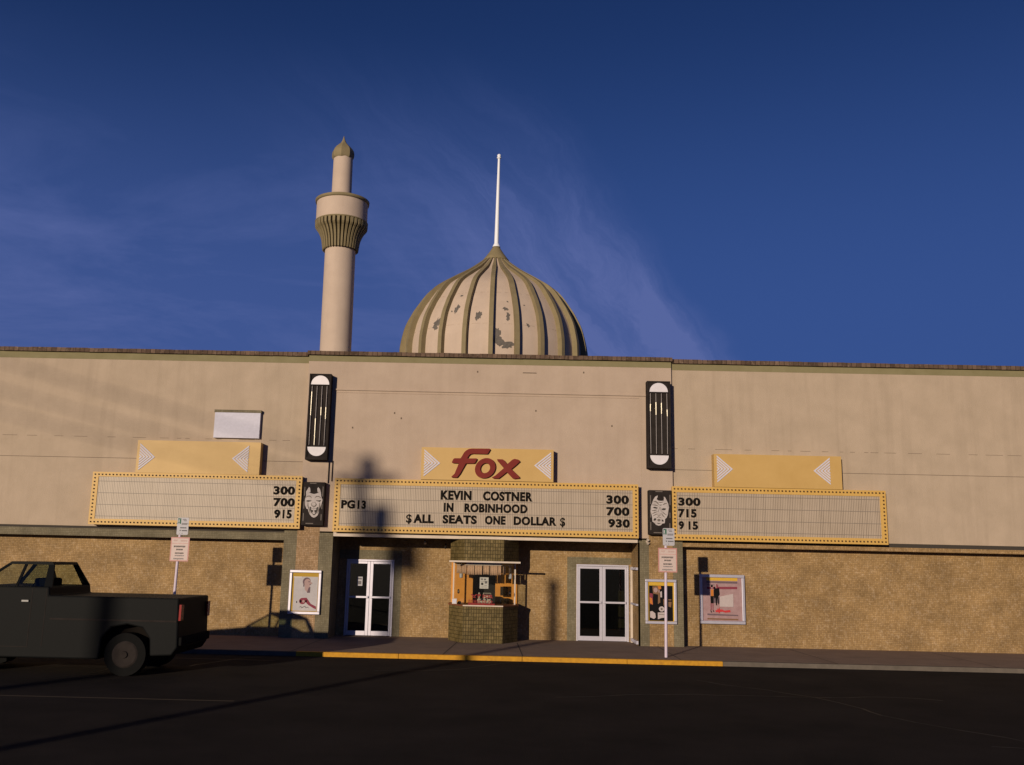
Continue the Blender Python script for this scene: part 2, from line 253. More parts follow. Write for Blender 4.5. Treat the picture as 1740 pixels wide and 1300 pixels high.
# ------------------------------------------------------------------ mesh helpers
class MB:
    def __init__(s): s.v = []; s.f = []; s.m = []; s.sm = []
    def _add(s, vs, fs, mi=0, smooth=False):
        o = len(s.v); s.v += [tuple(v) for v in vs]
        for f in fs: s.f.append(tuple(i+o for i in f)); s.m.append(mi); s.sm.append(smooth)
        return s
    def box(s, x0, x1, y0, y1, z0, z1, mi=0):
        if x0 > x1: x0, x1 = x1, x0
        if y0 > y1: y0, y1 = y1, y0
        vs = [(x0,y0,z0),(x1,y0,z0),(x1,y1,z0),(x0,y1,z0),(x0,y0,z1),(x1,y0,z1),(x1,y1,z1),(x0,y1,z1)]
        return s._add(vs, [(0,3,2,1),(4,5,6,7),(0,1,5,4),(1,2,6,5),(2,3,7,6),(3,0,4,7)], mi)
    def xz(s, pts, y0, y1, mi=0):
        """outline in the XZ plane (facing the street), y0 nearest the street"""
        a = sum(pts[i][0]*pts[(i+1) % len(pts)][1]-pts[(i+1) % len(pts)][0]*pts[i][1] for i in range(len(pts)))
        if a < 0: pts = pts[::-1]
        n = len(pts)
        vs = [(x, y0, z) for x, z in pts]+[(x, y1, z) for x, z in pts]
        fs = [tuple(range(n)), tuple(range(2*n-1, n-1, -1))]+[(i, i+n, (i+1) % n+n, (i+1) % n) for i in range(n)]
        return s._add(vs, fs, mi)
    def xy(s, pts, z0, z1, mi=0):
        a = sum(pts[i][0]*pts[(i+1) % len(pts)][1]-pts[(i+1) % len(pts)][0]*pts[i][1] for i in range(len(pts)))
        if a < 0: pts = pts[::-1]
        n = len(pts)
        vs = [(x, y, z0) for x, y in pts]+[(x, y, z1) for x, y in pts]
        fs = [tuple(range(n-1, -1, -1)), tuple(range(n, 2*n))]+[(i, (i+1) % n, (i+1) % n+n, i+n) for i in range(n)]
        return s._add(vs, fs, mi)
    def lathe(s, prof, c=(0, 0), seg=32, mi=0, smooth=True, caps=True):
        vs = []; fs = []; n = len(prof)
        for k in range(seg):
            a = 2*PI*k/seg
            for r, z in prof: vs.append((c[0]+r*math.cos(a), c[1]+r*math.sin(a), z))
        for k in range(seg):
            k2 = (k+1) % seg
            for i in range(n-1): fs.append((k*n+i, k2*n+i, k2*n+i+1, k*n+i+1))
        s._add(vs, fs, mi, smooth)
        if caps:
            if prof[0][0] > 1e-4: s._add([vs[k*n] for k in range(seg)], [tuple(range(seg-1, -1, -1))], mi)
            if prof[-1][0] > 1e-4: s._add([vs[k*n+n-1] for k in range(seg)], [tuple(range(seg))], mi)
        return s
    def tube(s, p, q, r0, r1=None, seg=10, mi=0):
        p, q = Vector(p), Vector(q); d = (q-p); r1 = r0 if r1 is None else r1
        qt = d.to_track_quat('Z', 'Y'); vs = []; n = seg
        for k in range(n):
            a = 2*PI*k/n; e = Vector((math.cos(a), math.sin(a), 0))
            vs.append(p+qt @ (e*r0)); 
        for k in range(n):
            a = 2*PI*k/n; e = Vector((math.cos(a), math.sin(a), 0)); vs.append(q+qt @ (e*r1))
        s._add(vs, [(k, (k+1) % n, (k+1) % n+n, k+n) for k in range(n)], mi, True)
        return s._add(vs, [tuple(range(n-1, -1, -1)), tuple(range(n, 2*n))], mi)
    def ball(s, c, r, seg=12, rings=8, mi=0, sq=1.0):
        prof = [(r*math.sin(PI*i/rings), c[2]-r*sq*math.cos(PI*i/rings)) for i in range(rings+1)]
        prof[0] = (0.0002, prof[0][1]); prof[-1] = (0.0002, prof[-1][1])
        return s.lathe(prof, (c[0], c[1]), seg, mi, True, False)
    def build(s, name, mats, parent=None, bevel=0.0):
        if not isinstance(mats, (list, tuple)): mats = [mats]
        off = Vector((0, 0, 0)); p = parent
        while p is not None: off += p.location; p = p.parent
        me = bpy.data.meshes.new(name); me.from_pydata([tuple(Vector(v)-off) for v in s.v], [], s.f); me.update()
        for m in mats: me.materials.append(m)
        for i, pl in enumerate(me.polygons): pl.material_index = s.m[i]; pl.use_smooth = s.sm[i]
        o = bpy.data.objects.new(name, me); C.objects.link(o)
        if parent is not None: o.parent = parent
        if bevel:
            b = o.modifiers.new('bevel', 'BEVEL'); b.width = bevel; b.segments = 2; b.limit_method = 'ANGLE'
        return o
def thing(name, label, cat, loc=(0, 0, 0), group=None):
    o = bpy.data.objects.new(name, None); C.objects.link(o); o.location = loc; o.empty_display_size = 0.2
    o['label'] = label; o['category'] = cat
    if group: o['group'] = group
    return o
def tag(o, label, cat, group=None):
    o['label'] = label; o['category'] = cat
    if group: o['group'] = group
    return o
def struct(name, mb, m):
    o = mb.build(name, m); o['kind'] = 'structure'; return o
def copy_tree(o, parent=None):
    c = o.copy(); C.objects.link(c)
    if parent is not None: c.parent = parent
    for ch in list(o.children): copy_tree(ch, c)
    return c
_glyph = {}
def text_polys(txt, bold=0.02, shear=0.0, spacing=1.0):
    key = (txt, bold, shear, spacing)
    if key in _glyph: return _glyph[key]
    cu = bpy.data.curves.new('t', 'FONT'); cu.body = txt; cu.size = 1.0; cu.offset = bold; cu.shear = shear; cu.extrude = 0.05
    cu.space_character = spacing; cu.resolution_u = 4
    o = bpy.data.objects.new('t', cu); C.objects.link(o)
    dg = bpy.context.evaluated_depsgraph_get(); dg.update()
    me = bpy.data.meshes.new_from_object(o.evaluated_get(dg))
    vs = [tuple(v.co) for v in me.vertices]; fs = [tuple(p.vertices) for p in me.polygons]
    bpy.data.objects.remove(o); bpy.data.meshes.remove(me); bpy.data.curves.remove(cu)
    _glyph[key] = (vs, fs); return vs, fs
def text_into(mb, txt, x0, x1, z0, z1, y0, depth=0.012, bold=0.028, spacing=1.12, mi=0):
    """lettering scaled to fill x0..x1, z0..z1 on a face whose surface is at y0, standing proud of it"""
    vs, fs = text_polys(txt, bold, 0.0, spacing)
    ax0 = min(v[0] for v in vs); ax1 = max(v[0] for v in vs); ay0 = min(v[1] for v in vs); ay1 = max(v[1] for v in vs)
    sx = (x1-x0)/(ax1-ax0); sz = (z1-z0)/(ay1-ay0)
    mb._add([(x0+(v[0]-ax0)*sx, y0-depth*(v[2]+0.05)/0.1, z0+(v[1]-ay0)*sz) for v in vs], fs, mi)

# ------------------------------------------------------------------ setting: ground, road, pavement, kerb
KY = -3.88                                      # street side of the kerb
mb = MB(); mb.box(-600, 600, -600, 600, -0.30, -0.135); struct('ground', mb, MT['ground'])
mb = MB(); mb.box(-120, 120, -31, KY-0.001, -0.13, -0.10); struct('road', mb, MT['asphalt'])
mb = MB(); mb.box(-60, 60, KY+0.16, 1.46, -0.13, 0.0); struct('pavement', mb, MT['concrete'])
mb = MB(); mb.box(-60, -4.75, KY, KY+0.158, -0.129, 0.004); mb.box(5.36, 60, KY, KY+0.158, -0.129, 0.004); struct('kerb', mb, MT['kerb'])
mb = MB()
for a, b in ((-4.748, -2.31), (-2.304, 0.62), (0.628, 3.1), (3.106, 5.357)):
    mb.box(a, b, KY-0.002, KY+0.158, -0.129, 0.006)
o = mb.build('painted_kerb', MT['kerb_yellow'], bevel=0.012); o['kind'] = 'structure'
mb = MB()
for x, dx in ((-12.2, .1), (-8.6, .1), (-4.9, .12), (-1.28, .2), (0.63, -.06), (4.4, .05), (8.1, 0), (11.9, .1)):
    mb._add([(x, KY+.16, .004), (x+.022, KY+.16, .004), (x+.022+dx, 0.0, .004), (x+dx, 0.0, .004)], [(0, 1, 2, 3)])
mb._add([(-60, -1.95, .004), (60, -1.95, .004), (60, -1.935, .004), (-60, -1.935, .004)], [(0, 1, 2, 3)])
struct('pavement_joints', mb, MT['joint'])
mb = MB(); rr_ = random.Random(3)
for k in range(9):
    x, y = rr_.uniform(-14, 10), rr_.uniform(-14, -5); a = rr_.uniform(-.5, .5) if k % 2 else 1.5+rr_.uniform(-.4, .4)
    for q in range(rr_.randrange(10, 26)):
        a += rr_.uniform(-.35, .35); x2, y2 = x+.35*math.cos(a), y+.35*math.sin(a)
        if not -15 < y2 < -4.2: break
        w_ = rr_.uniform(.008, .02); nx, ny = -math.sin(a)*w_, math.cos(a)*w_
        mb._add([(x-nx, y-ny, -.0965), (x2-nx, y2-ny, -.0965), (x2+nx, y2+ny, -.0965), (x+nx, y+ny, -.0965)], [(0, 1, 2, 3)]); x, y = x2, y2
struct('road_cracks', mb, plain('tar_filled_crack', (0.008, 0.007, 0.007), 0.6))
mb = MB(); mb._add([(-16, -11.2, -.096), (-4.2, -11.2, -.096), (-4.2, -11.12, -.096), (-16, -11.12, -.096)], [(0, 1, 2, 3)])
mb._add([(-16, -5.0, -.096), (-5.0, -5.0, -.096), (-5.0, -4.94, -.096), (-16, -4.94, -.096)], [(0, 1, 2, 3)])
struct('road_line', mb, plain('worn_road_paint', (0.085, 0.06, 0.035), 0.9))

# ------------------------------------------------------------------ theatre building
TH = thing('theatre_building', 'tan stucco theatre with ribbed onion dome above a recessed tiled entrance', 'theatre', (-0.36, 0, 0))
XL, XR = -5.66, 4.95                              # main block
EL, ER = -4.68, 3.94                              # entrance recess
RY = 1.30
mb = MB()
mb.box(XL, XR, 0, 0.35, 2.90, 8.05)
mb.box(XL, -5.585, 0.001, 0.349, 2.88, 2.9); mb.build('front_wall', MT['stucco'], TH)
mb = MB(); mb.box(-24, XL-0.001, 0.10, 0.45, 2.95, 8.02); mb.build('wing_wall', MT['stucco_wing'], TH)
mb = MB(); mb.box(XR+0.001, 24, 0.10, 0.45, 2.95, 8.02); mb.build('wing_wall', MT['stucco_wing'], TH)
mb = MB(); mb.box(-24, -23.7, 0.46, 22, 0, 8.0); mb.box(23.7, 24, 0.46, 22, 0, 8.0); mb.box(-24, 24, 21.7, 22, 0, 8.0); mb.build('side_wall', MT['stucco_wing'], TH)
mb = MB(); mb.box(-23.7, 23.7, 0.46, 21.7, 7.5, 7.7); mb.build('roof', MT['roof'], TH)
# olive cornice bands
mb = MB(); mb.box(XL, XR, -0.006, 0, 7.87, 8.05); mb.build('cornice_band', MT['olive'], TH)
mb = MB(); mb.box(-24, XL-.001, 0.094, 0.10, 7.82, 8.02); mb.build('cornice_band', MT['olive'], TH)
mb = MB(); mb.box(XR+.001, 24, 0.094, 0.10, 7.83, 8.02); mb.build('cornice_band', MT['olive'], TH)
# coping: rows of tile with a slightly uneven top
def coping(x0, x1, y0, z0):
    mb = MB(); x = x0
    while x < x1-0.02:
        d = min(0.42, x1-x); j = random.uniform(-.006, .006)
        mb.box(x+.001, x+d-.001, y0+random.uniform(-.006, .006), 0.52, z0+random.uniform(-.004, .003), z0+0.115+j); x += d
    mb.build('coping', MT['coping'], TH)
coping(XL-.04, XR+.03, -0.09, 8.052); coping(-24, XL-.045, 0.02, 8.022); coping(XR+.035, 24, 0.02, 8.022)
# ledge across the upper wall and small flaws
mb = MB(); mb.box(-4.86, 4.2, -0.035, 0, 7.015, 7.055); mb.box(-4.84, 4.0, -0.014, 0, 6.945, 6.96); mb.build('ledge', MT['stucco'], TH)
mb = MB(); mb.box(0.62, 1.02, -0.012, 0, 7.63, 7.652); mb.build('wall_fitting', MT['crack'], TH)
for x, z in ((-0.72, 7.62), (2.38, 7.66), (-3.1, 6.35), (-4.3, 5.9), (3.2, 6.1), (-2.9, 6.2), (1.0, 6.5)): 
    mb = MB(); mb.box(x, x+.035, -0.01, 0, z, z+.05); mb.build('wall_fitting', MT['crack'], TH)
for x0, x1 in ((-24, XL-.01), (XR+.01, 24)):
    mb = MB(); mb.box(x0, x1, 0.096, 0.1, 4.905, 4.918); mb.build('wall_joint', MT['crack'], TH)
    mb = MB(); x = x0
    while x < x1-.4:
        d = random.uniform(.1, .5); mb.box(x, min(x+d, x1), 0.097, 0.1, 5.515, 5.525); x += d+random.uniform(.05, .6)
    o = mb.build('broken_joint', MT['crack'], TH); o['kind'] = 'stuff'
for x in (-4.845, 4.06):
    mb = MB(); mb.box(x, x+.008, -0.0025, 0, 2.95, 7.0); mb.build('seam', MT['stucco_wing'], TH)
mb = MB(); mb.tube((-4.90, -.03, 4.3), (-4.90, -.03, 4.93), .016); mb.build('conduit', MT['cabinet'], TH)
mb = MB(); mb.tube((-4.80, -.03, 4.36), (-4.80, -.03, 4.95), .013); mb.build('conduit', MT['cabinet'], TH)
# pilasters: tan tile between olive bands
def pilaster(xs, tan):
    mb = MB()
    (a, b, c, d) = xs
    mb.box(a, b, 0, 0.5, 0, 2.94, 0); mb.box(c, d, 0, 0.5, 0, 2.94, 0); mb.box(b, c, -0.004, 0.5, 0, 3.06, 1)
    mb.build('pilaster', [MT['grey_tile'], tan], TH)
pilaster((-6.07, -5.70, -5.07, EL), MT['pink_tile']); pilaster((ER, 4.25, 4.92, 5.20), MT['tan_tile'])
# recess: returns, soffit, back wall with openings
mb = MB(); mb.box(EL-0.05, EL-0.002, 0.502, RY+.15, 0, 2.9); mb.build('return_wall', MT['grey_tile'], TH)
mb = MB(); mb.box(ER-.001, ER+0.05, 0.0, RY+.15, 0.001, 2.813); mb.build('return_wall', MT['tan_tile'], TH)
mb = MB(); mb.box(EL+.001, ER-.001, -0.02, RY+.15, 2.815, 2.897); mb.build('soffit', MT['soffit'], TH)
mb = MB(); mb.box(EL+.02, ER-.02, -0.10, -0.021, 2.81, 2.905); mb.build('fascia_strip', MT['strip'], TH)
DL0, DL1, DR0, DR1, DH = -4.45, -3.05, 2.32, 3.85, 2.19
B0, B1 = -1.36, 0.59
mb = MB()
mb.box(DL1, B0, RY, RY+.15, 0, 2.814); mb.box(B1, DR0, RY, RY+.15, 0, 2.814); mb.box(B0, B1, RY, RY+.15, 2.0, 2.814)
mb.box(EL, DL1-.001, RY, RY+.15, DH, 2.814); mb.box(DR0+.001, ER, RY, RY+.15, DH, 2.814)
mb.box(EL, DL0, RY, RY+.15, 0, DH-.001); mb.box(DR1, ER, RY, RY+.15, 0, DH-.001)
mb.build('entrance_wall', MT['tan_tile'], TH)
mb = MB()
mb.box(EL+.01, -2.83, RY-.006, RY, DH+.01, 2.46); mb.box(-3.04, -2.83, RY-.006, RY, 0.002, DH+.01); mb.build('door_surround', MT['grey_tile'], TH); mb = MB()
mb.box(2.05, ER-.01, RY-.006, RY, DH+.01, 2.39); mb.box(2.05, 2.31, RY-.006, RY, 0.002, DH+.01)
mb.build('door_surround', MT['grey_tile'], TH)
mb = MB(); mb.box(EL, ER, 4.0, 4.1, 0, 2.9); mb.box(EL, ER, RY+.16, 4.0, -.05, 0.0); mb.box(EL, ER, RY+.16, 4.0, 2.83, 2.9); mb.box(EL-.1, EL, RY+.16, 4, 0, 2.9); mb.box(ER, ER+.1, RY+.16, 4, 0, 2.9)
mb.build('lobby', MT['dark'], TH)
mb = MB(); mb.box(3.60, 3.93, 1.75, 1.8, .36, .62); mb.box(3.60, 3.93, 1.75, 1.8, .68, 1.44); mb.build('reflection_panel', plain('olive_reflection', (0.48, 0.42, 0.14), .8), TH)  # added panel; its olive imitates the return wall's reflection in the door glass
# wings at street level: beams and recessed tile panels
PYD = 0.42
def wing_base(x0, x1, beam0, beam1):
    mb = MB(); mb.box(x0, x1, PYD, PYD+.3, 0, beam0); mb.build('tile_panel', MT['tan_tile'], TH)
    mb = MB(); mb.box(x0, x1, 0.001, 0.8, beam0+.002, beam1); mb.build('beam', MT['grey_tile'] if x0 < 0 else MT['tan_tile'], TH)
    mb = MB(); mb.box(x0, x1, 0.12, 0.8, beam1+.002, 2.948); mb.build('painted_shade_strip', MT['soffit'], TH)  # strip coloured dark to stand for the shade under the marquee
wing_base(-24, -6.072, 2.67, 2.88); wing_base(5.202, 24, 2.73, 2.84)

# double doors are parts of the building
def double_door(x0, x1, label):
    mb = MB(); y0, y1 = RY-.035, RY+.05; t = .05
    mb.box(x0, x1, y0, y1, DH-.055, DH-.003); mb.box(x0, x0+t, y0, y1, .0, DH-.055); mb.box(x1-t, x1, y0, y1, .0, DH-.055)
    d = mb.build('double_door', MT['aluminium'], TH, 0.006); d['label'] = label
    xm = (x0+x1)/2
    for a, b, side in ((x0+t+.004, xm-.003, 1), (xm+.003, x1-t-.004, -1)):
        mb = MB(); s = .055; za, zb = .012, DH-.06; ya, yb = RY-.02, RY+.03
        big = .085
        l0, l1 = (s, big) if side == 1 else (big, s)
        mb.box(a, a+l0, ya, yb, za, zb); mb.box(b-l1, b, ya, yb, za, zb)
        mb.box(a+l0, b-l1, ya, yb, za, za+.13); mb.box(a+l0, b-l1, ya, yb, zb-.07, zb)
        mb.build('door_frame', MT['aluminium'], d, 0.005)
        mb = MB(); mb.box(a+l0, b-l1, RY+.003, RY+.010, za+.13, zb-.07); mb.build('pane', MT['door_glass'], d)
        mb = MB(); mb.box(a+.03, b-.03, RY-.075, RY-.045, 1.075, 1.13)
        mb.box(a+.04, a+.07, RY-.045, RY-.02, 1.08, 1.125); mb.box(b-.07, b-.04, RY-.045, RY-.02, 1.08, 1.125); mb.build('push_bar', MT['aluminium'], d, 0.004)
    return d
double_door(DL0, DL1, 'double door left of the booth, partly in shadow')
double_door(DR0, DR1, 'double door right of the booth')
xw = ER-.03
mb = MB(); mb.box(xw-.03, xw+.028, 1.1, 1.19, .0, 2.14); mb.build('corner_post', MT['strip'], TH)
for za, zb in ((2.06, 2.13), (1.08, 1.13), (.04, .13)):
    mb = MB(); mb.box(xw-.03, xw+.028, .02, 1.09, za, zb); mb.build('trim_rail', MT['aluminium'], TH)

# dome
DX, DY = -0.315, 7.0
prof = [(3.383, 7.7), (3.443, 8.4), (3.489, 9.1), (3.484, 9.55), (3.455, 9.9), (3.32, 10.5), (3.115, 10.95), (2.925, 11.28), (2.45, 11.93), (1.76, 12.42), (1.33, 12.69), (1.04, 12.88), (0.712, 13.13), (0.455, 13.35), (0.349, 13.5)]
def smooth_prof(p, n=5):
    o = []
    for i in range(len(p)-1):
        p0 = p[max(i-1, 0)]; p1 = p[i]; p2 = p[i+1]; p3 = p[min(i+2, len(p)-1)]
        for k in range(n):
            t = k/n
            o.append(tuple(0.5*((2*p1[j])+(-p0[j]+p2[j])*t+(2*p0[j]-5*p1[j]+4*p2[j]-p3[j])*t*t+(-p0[j]+3*p1[j]-3*p2[j]+p3[j])*t**3) for j in (0, 1)))
    o.append(p[-1]); return o
sp = smooth_prof([(r-.19 if r > 1.4 else r*.865, z) for r, z in prof])
mb = MB(); mb.lathe(sp, (DX, DY), 96, 0, True, False)
def prof_at(z):
    for i in range(len(sp)-1):
        if sp[i][1] <= z <= sp[i+1][1]:
            t = (z-sp[i][1])/(sp[i+1][1]-sp[i][1]); return sp[i][0]+t*(sp[i+1][0]-sp[i][0])
    return sp[-1][0]
# bare patches where the paint has come away: ragged plates a few millimetres proud
def patch(deg, z, w, h, seed, blobs=None):
    rnd = random.Random(seed); n = 22; pts = []
    ph = [rnd.uniform(0, 6.28) for _ in range(4)]
    for k in range(n):
        a = 2*PI*k/n; rr = 1+.28*math.sin(2*a+ph[0])+.2*math.sin(5*a+ph[1])+.16*math.sin(9*a+ph[2])+rnd.uniform(-.14, .14)
        pts.append((w/2*rr*math.cos(a), h/2*rr*math.sin(a)))
    vs = []
    for u, v in [(0, 0)]+pts:
        zz = z+v; r = prof_at(zz)+.006; an = math.radians(-90+deg)+u/r
        vs.append((DX+r*math.cos(an), DY+r*math.sin(an), zz))
    mb._add(vs, [(0, 1+k, 1+(k+1) % n) for k in range(n)], 1)
for q in ((-37.0, 10.24, .24, .36, 1), (-38.2, 10.08, .22, .2, 12), (-24.2, 10.70, .17, .24, 2), (-24.6, 10.6, .1, .2, 21), (-27.5, 10.6, .06, .06, 9), (-23.6, 11.22, .09, .08, 3), (-9.0, 10.40, .17, .3, 4), (-9.8, 10.3, .12, .24, 14),
          (7.6, 10.64, .22, .10, 5), (9.0, 10.35, .15, .24, 6), (9.2, 10.94, .06, .06, 11), (2.9, 9.75, .16, .42, 7), (3.4, 9.5, .26, .34, 16), (6.0, 9.38, .46, .2, 8), (9.2, 9.33, .42, .2, 15), (21.4, 10.09, .11, .11, 10), (20.5, 10.85, .05, .05, 13), (-63.8, 10.8, .08, .07, 17)):
    patch(*q)
dome = mb.build('dome', [MT['dome'], MT['peel']], TH)
mb = MB()
for z in (10.08, 11.32):
    n = 140
    for k in range(n):
        if random.random() < .35: continue
        a, b = PI+PI*k/n, PI+PI*(k+1)/n; r = prof_at(z)+.004; rb = prof_at(z+.012)+.004
        mb._add([(DX+r*math.cos(a), DY+r*math.sin(a), z), (DX+r*math.cos(b), DY+r*math.sin(b), z), (DX+rb*math.cos(b), DY+rb*math.sin(b), z+.012), (DX+rb*math.cos(a), DY+rb*math.sin(a), z+.012)], [(0, 1, 2, 3)])
o = mb.build('panel_joint', MT['stucco'], dome); o['kind'] = 'stuff'
spr = smooth_prof(prof, 4)
for k in range(24):
    an = math.radians(-91.2+15*k); mb = MB(); vs = []; fs = []; n = len(spr)
    er = Vector((math.cos(an), math.sin(an), 0)); et = Vector((-math.sin(an), math.cos(an), 0))
    for i, (r, z) in enumerate(spr):
        a = spr[max(i-1, 0)]; b = spr[min(i+1, n-1)]
        tr, tz = b[0]-a[0], b[1]-a[1]; l = math.hypot(tr, tz); nr, nz = tz/l, -tr/l
        hw = max(min(0.074, r*0.06), .032)
        dp = 0.0
        for sgn, d in ((-1, -.22*min(1, r/1.3)), (-1, dp), (1, dp), (1, -.22*min(1, r/1.3))):
            q = Vector((DX, DY, z))+er*(r+nr*d)+et*(hw*sgn)+Vector((0, 0, nz*d)); vs.append(q)
    for i in range(n-1):
        for j in range(3): fs.append((i*4+j, i*4+j+1, i*4+j+5, i*4+j+4))
    fs.append((0, 3, 2, 1)); fs.append(((n-1)*4, (n-1)*4+1, (n-1)*4+2, (n-1)*4+3))
    mb._add(vs, fs); mb.build('rib', MT['rib_olive'], dome)
mb = MB(); mb.lathe([(0.48, 13.31), (0.495, 13.335), (0.40, 13.46), (0.285, 13.62), (0.195, 13.76), (0.12, 13.88)], (DX+.02, DY), 40); mb.build('cap', MT['rib_olive'], dome)
mb = MB(); mb.lathe([(0.155, 13.87), (0.13, 13.93), (0.085, 14.02)], (DX+.025, DY), 20); mb.tube((DX+.025, DY, 14.0), (DX+.055, DY, 17.45), .085, .045, 14)
mb.lathe([(.05, 17.44), (.085, 17.46), (.085, 17.49), (.04, 17.5)], (DX+.055, DY), 14); mb.ball((DX+.056, DY, 17.56), .075, 14, 8)
mb.build('flagpole', MT['pole_white'], dome)

# ------------------------------------------------------------------ minaret (own tower behind the parapet)
MX, MY = -5.615, 4.0
MN = thing('minaret_tower', 'round tan minaret with fluted corbel and olive onion cap, rising behind the parapet', 'minaret', (MX+.04, MY, 7.7))
mb = MB(); mb.lathe([(0.525, 7.7), (0.525, 10.5), (0.52, 12.75)], (MX, MY), 64); mb.build('shaft', MT['dome'], MN)
mb = MB(); cp = [(0.57, 12.62), (0.58, 12.72), (0.60, 12.9), (0.65, 13.1), (0.72, 13.27), (0.78, 13.38), (0.80, 13.42), (0.80, 13.58)]
mb.lathe([(0.525, 12.63)]+cp, (MX, MY), 64, 0)
for k in range(36):
    an = 2*PI*k/36+.05; er = Vector((math.cos(an), math.sin(an), 0)); et = Vector((-math.sin(an), math.cos(an), 0)); vs = []; fs = []
    pr = smooth_prof([(0.58, 12.60), (0.60, 12.75), (0.63, 12.95), (0.69, 13.13), (0.78, 13.30), (0.86, 13.40), (0.865, 13.59)], 2)
    for r, z in pr:
        hw = .028*r/.6
        if z > 13.42: hw = .045
        for sg, d in ((-1, -.1), (-1, .035), (1, .035), (1, -.1)): vs.append(Vector((MX, MY, z))+er*(r+d)+et*hw*sg)
    n = len(pr)
    for i in range(n-1):
        for j in range(3): fs.append((i*4+j, i*4+j+1, i*4+j+5, i*4+j+4))
    fs.append((0, 3, 2, 1)); mb._add(vs, fs, 1)
mb.build('corbel', [plain('shaded_flute_olive', (0.085, 0.068, 0.034), 0.8), MT['rib_olive']], MN)  # hollows get a darker olive than the ribs: shade put into the colour
mb = MB(); mb.lathe([(0.80, 13.57), (0.905, 13.575), (0.91, 13.61), (0.895, 13.62)], (MX, MY), 64); mb.build('collar', MT['rib_olive'], MN)
mb = MB(); mb.lathe([(0.88, 13.62), (0.88, 14.34)], (MX, MY), 64); mb.build('balcony', MT['dome'], MN)
mb = MB(); mb.lathe([(0.87, 14.29), (0.92, 14.295), (0.935, 14.39), (0.90, 14.405), (0.3, 14.41)], (MX, MY), 64); mb.build('balcony_rim', MT['rib_olive'], MN)
TX = MX-.05
mb = MB(); mb.lathe([(0.345, 14.405), (0.335, 15.99)], (TX, MY), 48); mb.build('turret', MT['dome'], MN)
mb = MB(); mb.lathe(smooth_prof([(0.355, 15.96), (0.385, 16.03), (0.395, 16.14), (0.375, 16.26), (0.30, 16.38), (0.195, 16.49), (0.11, 16.58), (0.05, 16.70), (0.005, 16.86)], 3), (TX-.01, MY), 8, 0, False); mb.build('onion_cap', MT['rib_olive'], MN)
MN.rotation_euler = (0, math.radians(-.35), 0)

# ------------------------------------------------------------------ marquees
def bulbs(parent, spots, y, limit=100):
    first = None
    for i, (x, z) in enumerate(spots[:limit]):
        if first is None:
            mb = MB(); mb.tube((x, y, z), (x, y-.014, z), .026, .024, 8); mb.ball((x, y-.018, z), .021, 8, 5)
            first = mb.build('bulb', MT['bulb'], parent)
            # keep the mesh centred on the bulb so that copies only need a location
            lo = Vector((x, y, z))-parent.location
            for v in first.data.vertices: v.co -= lo
            first.location = lo
        else:
            c = first.copy(); C.objects.link(c); c.location = Vector((x, y, z))-parent.location
    rest = spots[limit:]
    if rest:
        mb = MB()
        for x, z in rest: mb.tube((x, y, z), (x, y-.014, z), .026, .024, 8); mb.ball((x, y-.018, z), .021, 8, 5)
        o = mb.build('bulb_row', MT['bulb'], parent); o['kind'] = 'stuff'
def ring_spots(x0, x1, z0, z1, step):
    nx = round((x1-x0)/step); nz = round((z1-z0)/step)
    top = [(x0+(x1-x0)*i/nx, z1) for i in range(nx+1)]; bot = [(x0+(x1-x0)*i/nx, z0) for i in range(nx+1)]
    sid = [(x, z0+(z1-z0)*j/nz) for j in range(1, nz) for x in (x0, x1)]
    return sid+top+bot
def marquee(x0, x1, z0, z1, ix0, ix1, iz0, iz1, wy, depth, label, rails, near=None):
    t = thing('marquee', label, 'marquee', ((x0+x1)/2, wy, z0), 'bulb bordered marquees on the facade')
    yf = wy-depth
    mb = MB(); mb.box(x0+.015, x1-.015, yf+.02, wy-.001, z0+.012, z1-.012); mb.build('cabinet', MT['yellow'], t)
    mb = MB(); mb.box(x0, x1, yf-.012, yf+.02, iz1, z1); mb.box(x0, x1, yf-.012, yf+.02, z0, iz0); mb.box(x0, ix0, yf-.012, yf+.02, iz0, iz1); mb.box(ix1, x1, yf-.012, yf+.02, iz0, iz1)
    mb.build('frame', MT['yellow'], t)
    mb = MB(); mb.box(ix0, ix1, yf+.006, yf+.02, iz0, iz1); mb.build('letter_board', MT['board'], t)
    for z in rails:
        mb = MB(); mb.box(ix0, ix1, yf-.004, yf+.006, z-.006, z+.007); mb.build('letter_rail', MT['rail'], t)
    m = .045
    sp_ = ring_spots(x0+.07, x1-.07, z0+.075, z1-.07, .102)
    if near is not None: sp_.sort(key=lambda p: abs(p[0]-near))
    bulbs(t, sp_, yf-.012)
    return t, yf+.006
MQ, fy = marquee(-4.66, 3.92, 2.93, 4.43, -4.49, 3.76, 3.10, 4.26, 0.0, .30, 'wide yellow marquee over the entrance listing the Robin Hood film and one dollar seats', (4.185, 3.855, 3.51, 3.165))
def letters(t, fy, name, words, z0, z1, label=None):
    for w_, a, b in words:
        mb = MB(); text_into(mb, w_, a, b, z0, z1, fy-.002, .014, .02 if w_ == '$' else .046, 1.1); mb.build('lettering', MT['black'], t)
letters(MQ, fy, 'l', (('KEVIN', -1.645, -.78), ('COSTNER', -.455, .94)), 3.885, 4.15)
letters(MQ, fy, 'l', (('IN', -1.55, -1.285), ('ROBINHOOD', -.97, .80)), 3.55, 3.80)
letters(MQ, fy, 'l', (('ALL', -2.395, -1.825), ('SEATS', -1.575, -.62), ('ONE', -.385, .19), ('DOLLAR', .42, 1.62)), 3.222, 3.465)
letters(MQ, fy, 'l', (('$', -2.60, -2.445), ('$', 1.725, 1.865)), 3.185, 3.46)
letters(MQ, fy, 'l', (('PG', -4.445, -4.06), ('1', -3.985, -3.935), ('3', -3.87, -3.755)), 3.58, 3.82)
